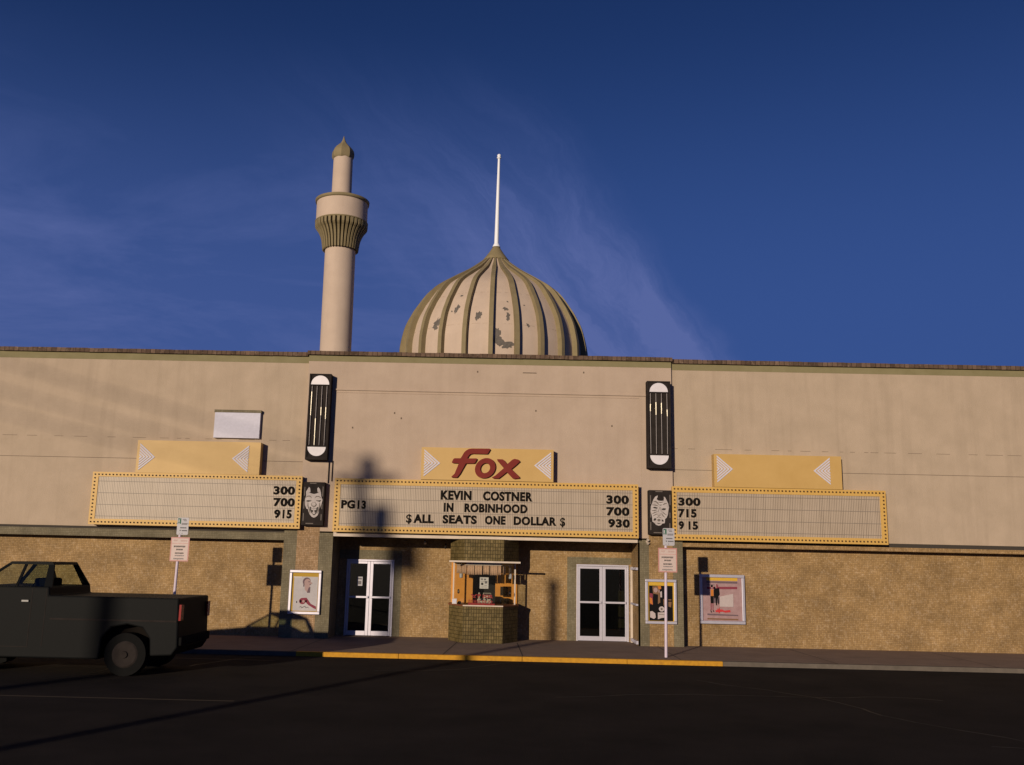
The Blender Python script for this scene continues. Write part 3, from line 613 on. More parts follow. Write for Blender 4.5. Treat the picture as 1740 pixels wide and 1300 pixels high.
letters(MQ, fy, 'l', (('300', 3.02, 3.65),), 3.87, 4.115); letters(MQ, fy, 'l', (('700', 3.02, 3.667),), 3.538, 3.783); letters(MQ, fy, 'l', (('930', 3.07, 3.675),), 3.21, 3.453)
ML, fl = marquee(-11.6, -5.605, 2.99, 4.475, -11.43, -5.77, 3.15, 4.345, 0.1, .30, 'yellow marquee with 915 as last show time, left of the horned laughing mask', (4.215, 3.885, 3.555, 3.23), -5.7)
letters(ML, fl, 'l', (('300', -6.41, -5.80),), 3.935, 4.176); letters(ML, fl, 'l', (('700', -6.388, -5.787),), 3.60, 3.845); letters(ML, fl, 'l', (('9', -6.348, -6.18), ('1', -6.105, -6.06), ('5', -5.995, -5.855)), 3.27, 3.517)
MR, fr = marquee(4.885, 10.9, 2.905, 4.41, 5.015, 10.73, 3.07, 4.245, 0.1, .30, 'yellow marquee with 715 show time, right of the frowning mask and behind the street sign', (4.155, 3.815, 3.48, 3.16), 5.0)
letters(MR, fr, 'l', (('300', 5.06, 5.683),), 3.868, 4.10); letters(MR, fr, 'l', (('715', 5.053, 5.568),), 3.538, 3.78); letters(MR, fr, 'l', (('9', 5.06, 5.21), ('1', 5.34, 5.39), ('5', 5.45, 5.60)), 3.206, 3.438)

# ------------------------------------------------------------------ yellow name signs above the marquees
def chevrons(mb, xa, xb, zc, h, y):
    """nested white stripes forming a triangle; apex at xb"""
    n = 5
    for i in range(n):
        f0, f1 = 1-i/n, 1-(i+.62)/n
        o = [(xa, zc+h*f0), (xa+(xb-xa)*f0, zc), (xa, zc-h*f0)]
        q = [(xa, zc-h*f1), (xa+(xb-xa)*f1, zc), (xa, zc+h*f1)]
        up = [o[0], o[1], q[1], q[2]]; dn = [o[1], o[2], q[0], q[1]]
        mb.xz(up, y-.015, y); mb.xz(dn, y-.015, y)
def crop(x, y): return (-2.227+(x-110)*.002592, 5.372-(y-125-.026*(x-110))*.0026)
NS = thing('name_sign', 'yellow sign with raised red lettering and white chevrons above the main marquee', 'sign', (-.35, 0, 4.445), 'yellow signs above the marquees')
mb = MB(); mb.box(-2.23, 1.525, -.30, -.001, 4.445, 5.365); mb.build('panel', MT['sign_yellow'], NS)
mb = MB(); chevrons(mb, -2.15, -1.69, 4.915, .385, -.30); mb.build('chevron', MT['white'], NS)
mb = MB(); chevrons(mb, 1.455, .98, 4.905, .385, -.30); mb.build('chevron', MT['white'], NS)
def arc(cx, cy, rx, ry, a0, a1, n): return [(cx+rx*math.cos(math.radians(a0+(a1-a0)*i/n)), cy+ry*math.sin(math.radians(a0+(a1-a0)*i/n))) for i in range(n+1)]
LY0, LY1 = -.375, -.301
F = [(600, 170), (628, 154), (660, 150), (855, 152), (864, 162), (838, 207), (828, 212), (672, 207), (648, 212), (632, 226), (612, 258), (715, 258), (722, 266), (700, 308), (690, 314), (600, 314), (540, 424), (512, 462), (500, 468), (450, 464), (444, 456), (478, 424), (522, 312), (455, 308), (444, 298), (462, 262), (474, 255), (540, 256), (560, 222), (578, 190)]
mb = MB(); mb.xz([crop(*p) for p in F], LY0, LY1); mb.build('letter', MT['red_letter'], NS, 0.008)
mb = MB(); n = 40; vs = []
for i in range(n):
    a = 2*PI*i/n
    for (rx, ry) in ((112, 110), (52, 54)):
        px, py = 812+rx*math.cos(a)-(.12*ry*math.sin(a)), 365+ry*math.sin(a); X, Z = crop(px, py)
        vs += [(X, LY0, Z), (X, LY1, Z)]
fs = []
for i in range(n):
    j = (i+1) % n; a, b = i*4, j*4
    fs += [(a, a+2, b+2, b), (a+1, b+1, b+3, a+3), (a, b, b+1, a+1), (a+2, a+3, b+3, b+2)]
mb._add(vs, fs); mb.build('letter', MT['red_letter'], NS, 0.008)
X_ = [(940, 268), (1000, 270), (1018, 282), (1052, 322), (1105, 275), (1130, 265), (1175, 275), (1192, 295), (1150, 335), (1098, 378), (1188, 462), (1190, 478), (1128, 484), (1112, 476), (1050, 410), (985, 462), (960, 480), (905, 478), (886, 466), (925, 445), (1015, 365), (945, 285)]
mb = MB(); mb.xz([crop(*p) for p in X_], LY0, LY1); mb.build('letter', MT['red_letter'], NS, 0.008)
for x0, x1, lab in ((-10.4, -6.855, 'yellow sign panel above the left marquee, under the white box'), (6.09, 9.7, 'yellow sign panel with white chevron above the right marquee')):
    t = thing('name_sign', lab, 'sign', ((x0+x1)/2, .1, 4.46), 'yellow signs above the marquees')
    mb = MB(); mb.box(x0, x1, -.20, .099, 4.48 if x0 < 0 else 4.42, 5.41 if x0 < 0 else 5.355); mb.build('panel', MT['sign_yellow'], t)
    mb = MB(); chevrons(mb, x0+.08, x0+.53, 4.93, .385, -.20); mb.build('chevron', MT['white'], t)
    mb = MB(); chevrons(mb, x1-.33, x1-.80, 4.93, .385, -.20); mb.build('chevron', MT['white'], t)
mb = MB(); mb.box(-8.3, -6.975, -.02, .099, 5.55, 6.29, 0); mb.box(-8.32, -6.955, -.03, .099, 6.29, 6.37, 1)
tag(mb.build('wall_box', [MT['white'], MT['grey_tile']]), 'white box on the left wing wall above the yellow sign panel', 'box')

# ------------------------------------------------------------------ upright light boxes
def light_box(x0, x1, z0, z1, label, bright):
    t = thing('light_box', label, 'light box', ((x0+x1)/2, 0, z0), 'upright light boxes on the facade')
    w_ = x1-x0; yf = -.27
    mb = MB(); mb.box(x0, x1, yf+.02, -.001, z0, z1); mb.box(x0, x1, yf-.012, yf+.02, z0, z0+.07); mb.box(x0, x1, yf-.012, yf+.02, z1-.03, z1)
    mb.box(x0, x0+.045, yf-.012, yf+.02, z0+.07, z1-.03); mb.box(x1-.05, x1, yf-.012, yf+.02, z0+.07, z1-.03)
    mb.build('cabinet', MT['cabinet'], t)
    xc = (x0+x1)/2; r = .262
    mb = MB(); mb.xz([(xc+r*math.cos(PI*i/24), z1-.315+r*math.sin(PI*i/24)) for i in range(25)], yf-.004, yf+.02); mb.build('lamp_panel', MT['box_white'], t)
    mb = MB(); mb.xz([(xc+r*math.cos(PI+PI*i/24), z0+.365+r*math.sin(PI+PI*i/24)) for i in range(25)], yf-.004, yf+.02); mb.build('lamp_panel', MT['box_white'], t)
    mb = MB(); mb.box(x0+.045, x1-.05, yf-.02, yf+.02, z1-.345, z1-.318); mb.box(x0+.045, x1-.05, yf-.02, yf+.02, z0+.37, z0+.397); mb.build('crossbar', MT['cabinet'], t)
    for k in range(4):
        x = x0+.095+k*(w_-.20)/3; za, zb = z0+.41, z1-.36
        q0, q1 = bright[k]; zp = zb-(zb-za)*q0; zq = zb-(zb-za)*q1; y = yf-.012; j = random.uniform(-.008, .008)
        mb = MB(); mb.tube((x, y, za), (x+j, y, zq), .012, .013, 12); mb.tube((x+j, y, zq), (x+j*.5, y, zp), .015, .019, 12, 1); mb.tube((x+j*.5, y, zp), (x, y, zb), .013, .012, 12)
        mb.build('tube', [MT['tube'], MT['tube_bright']], t)  # the pale middle length is a painted highlight
light_box(-5.555, -4.925, 4.945, 7.44, 'charcoal upright light box with chrome tubes over the laughing mask', ((.1, .5), (.55, 1), (.36, .5), (.36, .56)))
light_box(4.20, 4.87, 4.905, 7.42, 'charcoal upright light box with chrome tubes over the frowning mask', ((.18, .3), (.15, .36), (.16, .34), (.27, .38)))

# ------------------------------------------------------------------ mask plaques
def mask_plaque(x0, x1, z0, z1, label, mapper, shapes):
    t = thing('mask_plaque', label, 'plaque', ((x0+x1)/2, 0, z0), 'theatre mask plaques')
    yf = -.24
    mb = MB(); mb.box(x0, x1, yf, -.001, z0, z1); mb.build('cabinet', MT['cabinet'], t, .012)
    mb = MB()
    for a, b, c, d in ((.06, .10, .12, .32), (.06, .10, .45, .62), (.06, .10, .72, .9), (.90, .94, .1, .33), (.89, .93, .5, .62), (.88, .92, .74, .88), (.2, .55, .945, .965), (.3, .6, .02, .04)):
        mb.box(x0+(x1-x0)*a, x0+(x1-x0)*b, yf-.004, yf, z1-(z1-z0)*d, z1-(z1-z0)*c)
    mb.build('worn_border', MT['mask_mid'], t)
    fm = MB()
    for lv, mi, pts in shapes:
        q = [(x0+(x1-x0)*u, z1-(z1-z0)*v) for u, v in (mapper(*p) for p in pts)]
        fm.xz(q, yf-.012-.008*lv, yf+.001 if lv == 0 else yf-.011, mi)
    fm.build('mask', [MT['mask_grey'], MT['mask_dark'], MT['mask_mid']], t, .004)
def ell(cx, cy, rx, ry, rot=0, n=18):
    c, s = math.cos(math.radians(rot)), math.sin(math.radians(rot)); o = []
    for i in range(n):
        a = 2*PI*i/n; x, y = rx*math.cos(a), ry*math.sin(a); o.append((cx+x*c-y*s, cy+x*s+y*c))
    return o
def band(pts, w_):
    """thick line as an outline; pts in crop units"""
    up = []; dn = []
    for i, p in enumerate(pts):
        a = pts[max(i-1, 0)]; b = pts[min(i+1, len(pts)-1)]; dx, dy = b[0]-a[0], b[1]-a[1]; l = math.hypot(dx, dy) or 1
        k = w_/2*(0.45 if i in (0, len(pts)-1) else 1)
        up.append((p[0]-dy/l*k, p[1]+dx/l*k)); dn.append((p[0]+dy/l*k, p[1]-dx/l*k))
    return up+dn[::-1]
def map_l(x, y):
    t = (y-245)/960; xl = 205-65*t; xr = 695-75*t; return (x-xl)/(xr-xl), t
def map_r(x, y):
    t = (y-105)/1105; xl = 100+10*t; xr = 680+10*t; return (x-xl)/(xr-xl), t
laugh = [(0, 0, [(330, 355), (355, 385), (362, 470), (330, 480), (385, 500), (440, 512), (495, 500), (545, 480), (520, 465), (515, 395), (538, 355), (575, 400), (598, 470), (602, 560), (630, 640), (600, 740), (575, 800), (550, 850), (540, 920), (510, 980), (470, 1020), (425, 1035), (380, 1015), (340, 970), (310, 900), (300, 850), (265, 840), (235, 760), (232, 640), (262, 560), (262, 460), (300, 400)]),
 (1, 2, band([(255, 590), (300, 560), (350, 560), (385, 600)], 20)), (1, 2, band([(460, 590), (500, 560), (550, 565), (600, 600)], 20)),
 (1, 1, [(255, 670), (300, 650), (385, 655), (370, 672), (300, 690)]), (1, 1, [(470, 635), (520, 655), (600, 640), (570, 685), (510, 670)]),
 (1, 2, ell(432, 745, 62, 52)), (2, 0, ell(432, 738, 46, 40)),
 (1, 2, band([(300, 700), (300, 780), (330, 860), (345, 940)], 24)), (1, 2, band([(565, 700), (560, 780), (535, 860), (510, 940)], 24)),
 (1, 1, [(335, 790), (360, 800), (385, 830), (430, 815), (480, 830), (505, 800), (530, 795), (515, 870), (480, 950), (430, 980), (385, 950), (350, 880)]),
 (2, 0, [(365, 835), (430, 830), (495, 835), (480, 868), (430, 862), (385, 868)]), (2, 0, [(415, 870), (445, 870), (448, 905), (412, 905)]),
 (2, 0, [(390, 925), (430, 905), (470, 925), (452, 955), (410, 955)])]
frown = [(0, 0, [(330, 235), (325, 280), (300, 330), (345, 365), (400, 372), (475, 365), (485, 310), (478, 265), (510, 275), (550, 350), (590, 430), (612, 530), (595, 600), (585, 700), (550, 790), (510, 820), (508, 880), (500, 925), (440, 935), (410, 975), (350, 990), (285, 970), (240, 920), (195, 890), (190, 800), (175, 720), (150, 640), (155, 520), (185, 440), (215, 350), (265, 270)]),
 (1, 2, band([(215, 385), (270, 385), (330, 430), (345, 470)], 26)), (1, 2, band([(455, 470), (500, 440), (560, 430)], 26)),
 (1, 2, band([(190, 475), (270, 480), (340, 505)], 26)), (1, 1, [(195, 535), (260, 520), (330, 545), (310, 570), (240, 560)]), (1, 1, [(415, 575), (470, 552), (540, 560), (510, 600), (440, 600)]),
 (1, 2, band([(180, 620), (240, 615), (300, 600)], 26)), (1, 2, band([(190, 700), (250, 665), (320, 640)], 22)), (1, 2, band([(205, 755), (260, 720), (325, 690)], 18)),
 (1, 2, band([(440, 640), (480, 680), (545, 725)], 22)), (1, 2, band([(420, 680), (460, 740), (500, 780)], 22)), (1, 2, band([(345, 400), (400, 415), (455, 400)], 22)), (1, 1, band([(365, 470), (400, 480), (430, 470)], 20)),
 (1, 2, band([(370, 520), (355, 600), (330, 660)], 14)), (1, 2, band([(398, 520), (405, 600), (415, 650)], 14)), (2, 0, ell(357, 685, 40, 32)), (1, 2, band([(310, 720), (355, 745), (400, 725)], 18)),
 (1, 1, [(220, 830), (255, 800), (295, 820), (270, 860), (225, 872)]), (1, 1, [(425, 830), (455, 840), (480, 870), (455, 892), (425, 870)]), (1, 2, band([(300, 790), (350, 770), (410, 790)], 20)), (1, 2, ell(355, 850, 40, 34)), (1, 1, band([(310, 925), (350, 938), (395, 925)], 22))]
mask_plaque(-5.56, -4.945, 3.09, 4.31, 'black plaque with horned laughing face, left of the main marquee', map_l, laugh)
mask_plaque(4.22, 4.872, 3.045, 4.288, 'black plaque with horned frowning face, behind the street sign', map_r, frown)

# ------------------------------------------------------------------ poster cases
def poster_case(x0, x1, z0, z1, y, label, fw, card, img, shapes, mapper):
    """img = picture rectangle (x0,x1,z0,z1) + material; shapes are flat prints on the picture"""
    t = thing('poster_case', label, 'poster case', ((x0+x1)/2, y+.08, z0), 'poster cases on the walls')
    mb = MB(); mb.box(x0, x1, y, y+.08, z1-fw, z1); mb.box(x0, x1, y, y+.08, z0, z0+fw); mb.box(x0, x0+fw, y, y+.08, z0+fw, z1-fw); mb.box(x1-fw, x1, y, y+.08, z0+fw, z1-fw)
    mb.build('frame', MT['aluminium'], t, .012)
    mb = MB(); mb.box(x0+fw, x1-fw, y+.045, y+.079, z0+fw, z1-fw); mb.build('backing', card, t)
    mb = MB(); (a, b, c, d), m = img; mb.box(a, b, y+.041, y+.045, c, d, 0); mats = [m]
    for k, (mt, pts) in enumerate(shapes):
        if MT[mt] not in mats: mats.append(MT[mt])
        q = [mapper(*p) for p in pts]; lay = .0405-.0012*(k+1)*.6
        mb.xz(q, y+lay-.0005, y+.041, mats.index(MT[mt]))
    mb.build('poster', mats, t)
    return t
def mapping(px0, px1, pz0, pz1, X0, X1, Z0, Z1): return lambda x, y: (X0+(X1-X0)*(x-px0)/(px1-px0), Z1+(Z0-Z1)*(y-pz0)/(pz1-pz0))
m1 = mapping(240, 800, 260, 1060, -5.72, -5.03, .75, 1.675)
poster_case(-5.83, -4.935, .645, 1.855, -.085, 'white framed poster case with pale portrait print beside the left doors', .075, MT['mustard'],
  ((-5.70, -5.03, .74, 1.672), MT['poster_grey']),
  [('paper', [(242, 262), (420, 262), (430, 285), (242, 285)]), ('print_mauve', ell(545, 380, 92, 100)), ('print_skin', ell(565, 410, 78, 98)), ('print_skin', [(505, 450), (615, 450), (625, 560), (560, 630), (505, 560)]), ('print_mauve', [(595, 520), (632, 500), (632, 640), (560, 645)]),
   ('print_mauve', [(470, 360), (490, 350), (495, 500), (470, 500)]), ('print_mauve', ell(602, 382, 26, 11)), ('print_mauve', ell(625, 440, 22, 10)), ('print_skin', ell(655, 415, 14, 22)),
   ('print_red', ell(470, 840, 75, 75)), ('print_red', [(480, 765), (560, 760), (610, 830), (660, 900), (780, 960), (785, 1030), (700, 985), (610, 930), (560, 880)]), ('print_black', ell(430, 845, 24, 34)), ('print_black', ell(555, 840, 20, 30)), ('print_skin', ell(495, 845, 28, 32)),
   ('print_black', ell(340, 865, 9, 24)), ('grey_ink', band([(405, 985), (440, 965), (460, 1000), (500, 975), (530, 960), (555, 995), (590, 980), (625, 1000)], 14))], m1)
m2 = mapping(190, 745, 300, 1090, 4.235, 4.895, .685, 1.645)
poster_case(4.13, 5.002, .607, 1.82, -.085, 'white framed poster case with dark film print behind the sign post', .075, MT['poster_yellow'],
  ((4.235, 4.895, .69, 1.645), MT['print_black']),
  [('print_brown', [(270, 320), (400, 305), (430, 380), (420, 700), (300, 740), (285, 480)]), ('print_orange', [(390, 305), (470, 310), (475, 370), (420, 385)]), ('print_skin', ell(345, 400, 48, 55)), ('print_red', [(205, 470), (275, 480), (280, 720), (215, 720), (195, 600)]), ('print_orange', [(205, 560), (260, 590), (275, 730), (205, 690)]),
   ('print_brown', [(400, 420), (440, 400), (450, 680), (405, 690)]), ('print_skin', ell(425, 425, 14, 38)), ('print_pale', [(450, 440), (490, 420), (492, 560), (455, 560)]), ('print_black', [(290, 480), (400, 500), (390, 760), (290, 760)]), ('print_black', [(300, 600), (330, 560), (345, 620), (340, 700)]),
   ('print_pale', ell(482, 820, 66, 58)), ('mask_mid', ell(480, 820, 24, 26)), ('print_pale', [(210, 880), (260, 870), (330, 920), (340, 1010), (300, 1045), (210, 1010)]), ('print_pale', [(390, 900), (560, 890), (560, 1010), (470, 1020), (390, 1050)]), ('mask_mid', [(410, 930), (550, 940), (550, 952), (410, 944)]),
   ('print_brown', [(520, 600), (550, 595), (550, 740), (525, 740)]), ('print_brown', [(640, 600), (710, 600), (710, 625), (640, 625)]), ('print_brown', [(640, 655), (715, 655), (700, 780), (640, 760)])], m2)
m3 = mapping(320, 760, 350, 1080, 5.925, 6.345, .735, 1.79)
poster_case(5.722, 7.0, .62, 1.985, PYD-.10, 'large white framed poster case with red and pink print on the right wing panel', .085, MT['poster_pink'],
  ((5.90, 6.83, .75, 1.86), MT['poster_pink']),
  [('poster_yellow', [(320, 275), (1240, 275), (1240, 335), (320, 335)]), ('print_mauve', [(320, 345), (1240, 345), (1240, 385), (320, 385)]), ('print_mauve', [(330, 410), (560, 410), (560, 425), (330, 425)]), ('print_red', [(330, 455), (1230, 445), (1230, 490), (330, 500)]), ('poster_pink', [(450, 380), (640, 380), (640, 400), (450, 400)]), ('print_mauve', [(440, 640), (1100, 640), (1100, 760), (440, 760)]),
   ('print_skin', ell(480, 460, 24, 34)), ('print_black', ell(478, 440, 30, 24)), ('print_orange', [(445, 505), (522, 505), (522, 630), (445, 630)]), ('print_black', [(430, 630), (525, 630), (520, 770), (435, 770)]), ('print_red', [(432, 770), (460, 770), (455, 900), (432, 900)]), ('print_red', [(485, 770), (512, 770), (510, 900), (490, 900)]), ('print_black', [(425, 890), (470, 940), (430, 945)]), ('print_black', [(490, 890), (540, 925), (500, 930)]),
   ('print_black', ell(555, 480, 26, 30)), ('print_black', [(530, 510), (590, 500), (590, 640), (550, 680), (530, 640)]), ('print_skin', ell(600, 450, 20, 28)), ('print_black', [(570, 490), (690, 470), (705, 600), (660, 640), (680, 780), (660, 790), (630, 650), (615, 810), (590, 805), (575, 640)]), ('print_red', ell(628, 440, 24, 40)),
   ('print_pale', [(700, 640), (1100, 580), (1100, 830), (700, 830)]), ('print_bright_red', [(565, 905), (620, 895), (640, 860), (665, 895), (690, 845), (705, 890), (760, 880), (830, 905), (1000, 890), (1010, 930), (860, 940), (770, 925), (700, 930), (672, 960), (650, 932), (580, 938)]), ('print_mauve', [(330, 965), (1230, 980), (1230, 1000), (330, 995)]), ('print_brown', [(330, 1050), (1230, 1055), (1230, 1080), (330, 1075)])], m3)

# ------------------------------------------------------------------ ticket booth
TB = thing('ticket_booth', 'ticket booth of olive tile with glass windows, standing between the two entrance doors', 'ticket booth', (-.385, .5, 0))
hexa = [(-1.36, 1.298), (-1.36, .5), (-.935, -.36), (.165, -.36), (.595, .5), (.595, 1.298)]
mb = MB(); mb.xy(hexa, 0, .978); mb.build('base', MT['booth_tile'], TB)
mb = MB(); mb.xy(hexa, 2.172, 2.812); mb.build('header', MT['booth_tile'], TB)
hx2 = [(-1.385, 1.297), (-1.39, .49), (-.945, -.395), (.175, -.395), (.625, .49), (.625, 1.297)]
mb = MB(); mb.xy(hx2, .979, 1.012); ct = mb.build('counter_top', MT['counter_edge'], TB)
mb = MB(); mb.box(-.94, .17, -.403, -.3955, .984, 1.016); mb.build('edge_strip', MT['strip'], ct)
mb = MB(); mb.box(-1.345, .63, -.435, -.37, 2.168, 2.212)
for x in (-1.1, -.6, 0, .4): mb.box(x, x+.02, -.37, -.36, 2.18, 2.205)
mb.build('canopy_bar', MT['strip'], TB)
g = [(-1.24, 1.29), (-1.24, .53), (-.885, -.25), (.115, -.25), (.49, .53), (.49, 1.29)]
for i in range(5):
    (x0, y0), (x1, y1) = g[i], g[i+1]; d = Vector((x1-x0, y1-y0)); l = d.length; n_ = Vector((-d.y, d.x))/l*.003
    mb = MB(); e = d/l*.006
    mb.xy([(x0+e.x+n_.x, y0+e.y+n_.y), (x1-e.x+n_.x, y1-e.y+n_.y), (x1-e.x-n_.x, y1-e.y-n_.y), (x0+e.x-n_.x, y0+e.y-n_.y)], 1.014, 2.17); mb.build('window_pane', MT['glass'], TB)
for x, y in ((-1.252, .525), (.502, .525)):
    mb = MB(); mb.box(x-.019, x+.019, y-.019, y+.019, 1.014, 2.171); mb.build('mullion', MT['strip'], TB)
mb = MB(); mb.box(-1.355, -.70, 1.24, 1.29, 1.013, 2.17); mb.box(-.06, .585, 1.24, 1.29, 1.013, 2.17); mb.build('back_panel', MT['wood'], TB)
mb = MB(); mb.box(-.70, -.06, 1.9, 1.95, 0, 2.17); mb.box(-.72, -.70, 1.24, 1.9, 1.013, 2.17); mb.box(-.06, -.04, 1.291, 1.9, 1.013, 2.17); mb.build('back_room', MT['dark'], TB)
mb = MB(); mb.box(.09, .31, 1.225, 1.239, 1.235, 1.49); tag(mb.build('hatch', MT['dark'], TB), 'dark hatch', 'x'); 
del bpy.data.objects['hatch']['category'], bpy.data.objects['hatch']['label']
def speaker(x, y, z, nx, ny, hl):
    mb = MB(); a = Vector((x, y, z)); n_ = Vector((nx, ny, 0)).normalized()
    mb.tube(a, a+n_*.02, .062, .058, 20, 0); mb.tube(a+n_*.02, a+n_*.027, .03, .026, 14, 1); mb.build('speaker', [MT['cabinet'], MT['chrome']], TB)
speaker(-1.085, .185, 1.36, -.91, -.414, 1); speaker(.345, .22, 1.34, .901, -.433, 0)
# pleated valance
VL = thing('valance', 'row of pleated pinkish cloth flaps hanging in the booth window', 'valance', (-.38, .1, 2.1))
mb = MB(); mb.tube((-1.19, .56, 2.10), (-.865, -.19, 2.10), .01); mb.tube((-.865, -.19, 2.10), (.10, -.19, 2.10), .01); mb.tube((.10, -.19, 2.10), (.455, .56, 2.10), .01); mb.build('rod', MT['strip'], VL)
def flap(p, q, zt, zb):
    mb = MB(); n = 10; d = Vector((q[0]-p[0], q[1]-p[1])); nn = Vector((-d.y, d.x)).normalized(); vs = []
    for i in range(n+1):
        t = i/n; b = Vector(p)+d*t; k = .012*math.sin(t*PI*6+p[0]*9)
        for z, s in ((zt, .6), ((zt+zb)/2, 1), (zb+.008*math.sin(t*PI), 1.3)): vs.append((b.x+nn.x*k*s, b.y+nn.y*k*s, z))
    mb._add(vs, [(i*3+j, i*3+j+1, i*3+j+4, i*3+j+3) for i in range(n) for j in range(2)], 0, True)
    o = mb.build('flap', MT['curtain'], VL); sd = o.modifiers.new('thickness', 'SOLIDIFY'); sd.thickness = .004
for a, b, zt, zb in ((.05, .42, 2.1, 1.855), (.50, .97, 2.1, 1.85)): flap((-1.19+.325*a, .56-.75*a), (-1.19+.325*b, .56-.75*b), zt, zb)
for a, b in ((-.845, -.655), (-.635, -.425), (-.40, -.23), (-.205, -.005), (.015, .10)): flap((a, -.185), (b, -.185), 2.1, 1.835+random.uniform(-.01, .01))
for a, b in ((.15, .36), (.62, .86)): flap((.10+.355*a, -.19+.75*a), (.10+.355*b, -.19+.75*b), 2.1, 1.845)
for x, lab in ((-1.035, 'frosted globe lamp hanging in the left side of the booth window'), (.36, 'frosted globe lamp hanging in the right side of the booth window')):
    t = thing('globe_lamp', lab, 'lamp', (x, .34, 2.17), 'globe lamps in the booth')
    mb = MB(); mb.tube((x, .34, 2.17), (x, .34, 1.86), .007); mb.build('stem', MT['steel'], t)
    mb = MB(); mb.tube((x, .34, 1.75), (x, .34, 1.84), .05, .05, 16); mb.ball((x, .34, 1.845), .05, 14, 8, 0, .7); mb.ball((x, .34, 1.75), .05, 14, 8, 0, .5); mb.build('globe', MT['globe'], t)
mb = MB(); mb.box(-4.12, -3.97, RY-.004, RY+.001, 1.42, 1.68, 0); mb.box(-4.10, -3.99, RY-.0055, RY-.004, 1.6, 1.65, 1); mb.box(-4.10, -4.0, RY-.0055, RY-.004, 1.46, 1.56, 1)
tag(mb.build('paper_notice', [MT['plate_white'], MT['grey_ink']]), 'small shaded notice on the glass of the left entrance door', 'notice')
# things in the booth
mb = MB(); mb.box(-.49, -.247, -.238, -.234, 1.46, 1.768, 0)
mb.box(-.46, -.40, -.2395, -.238, 1.70, 1.735, 1); mb.box(-.37, -.32, -.2395, -.238, 1.69, 1.735, 1); mb.box(-.45, -.39, -.2395, -.238, 1.56, 1.62, 2); mb.box(-.35, -.28, -.2395, -.238, 1.60, 1.66, 1); mb.box(-.44, -.29, -.2395, -.238, 1.50, 1.51, 1); mb.box(-.46, -.28, -.2395, -.238, 1.655, 1.665, 1); mb.box(-.36, -.29, -.2395, -.238, 1.54, 1.55, 1)
tag(mb.build('paper_notice', [MT['paper'], MT['grey_ink'], MT['ink']]), 'white paper notice taped inside the booth front window', 'notice')
WS = thing('counter_sign', 'red cut-out lettering sign standing on the booth counter', 'sign', (-.42, -.18, 1.014))
mb = MB()
text_into(mb, 'FOR', -.40, -.115, 1.20, 1.30, -.18, .02, .06, 1.1)
for q in ([(-.73, 1.30), (-.69, 1.31), (-.64, 1.25), (-.58, 1.20), (-.62, 1.20), (-.67, 1.235)], [(-.59, 1.305), (-.55, 1.30), (-.66, 1.20), (-.71, 1.20)], [(-.54, 1.305), (-.46, 1.31), (-.45, 1.26), (-.51, 1.25), (-.51, 1.205), (-.54, 1.205)]): mb.xz(q, -.20, -.18)
mb.build('lettering', MT['red_plastic'], WS)
mb = MB(); x = -.79
rnd = random.Random(4)
while x < -.12:
    w_ = rnd.choice((.05, .06, .07)); t = .016
    mb.box(x, x+t, -.20, -.18, 1.06, 1.15)
    if rnd.random() < .7: mb.box(x+w_-t, x+w_, -.20, -.18, 1.06, 1.15)
    for z in ((1.135, 1.06), (1.135, 1.098), (1.098,), (1.06, 1.135))[rnd.randrange(4)]: mb.box(x+t, x+w_-t, -.20, -.18, z, z+t)
    x += w_+.022
mb.build('lower_lettering', MT['red_plastic'], WS)
mb = MB(); mb.box(-.80, -.06, -.196, -.184, 1.013, 1.058); mb.build('base', MT['red_plastic'], WS)
CR = thing('cash_register', 'cream cash register behind the red counter sign', 'cash register', (-.37, .4, 1.014))
mb = MB(); mb.box(-.56, -.16, .30, .62, 1.014, 1.16); mb.xy([(-.4, .42), (-.17, .42), (-.17, .6), (-.4, .6)], 1.16, 1.325); mb.build('case', MT['register'], CR, .01)
mb = MB(); mb.box(-.385, -.185, .412, .419, 1.26, 1.31); mb.build('display', MT['ink'], CR)
mb = MB(); mb.tube((-.51, .45, 1.16), (-.51, .45, 1.30), .03, .024, 12); mb.ball((-.51, .45, 1.31), .026, 10, 6); mb.build('bottle_shape', MT['register'])
o = bpy.data.objects['bottle_shape']; o.name = 'bottle'; tag(o, 'small cream bottle on top of the cash register', 'bottle')
mb = MB(); mb.box(.085, .34, .95, 1.2, 1.014, 1.165); mb.box(.105, .32, .935, .95, 1.03, 1.15, 1); tag(mb.build('ticket_machine', [MT['cabinet'], MT['black']]), 'black boxy machine on the right end of the booth counter', 'machine')
mb = MB(); mb.box(-1.265, -1.13, .16, .28, 1.014, 1.16, 0); mb.box(-1.25, -1.145, .152, .16, 1.03, 1.14, 1); tag(mb.build('change_box', [MT['strip'], MT['white']]), 'pale box at the left end of the booth counter', 'box')
mb = MB(); mb.lathe([(.045, 1.014), (.05, 1.04), (.045, 1.075), (.02, 1.085)], (-1.06, .3), 16); tag(mb.build('cup', MT['black']), 'black cup beside the pale box on the booth counter', 'cup')

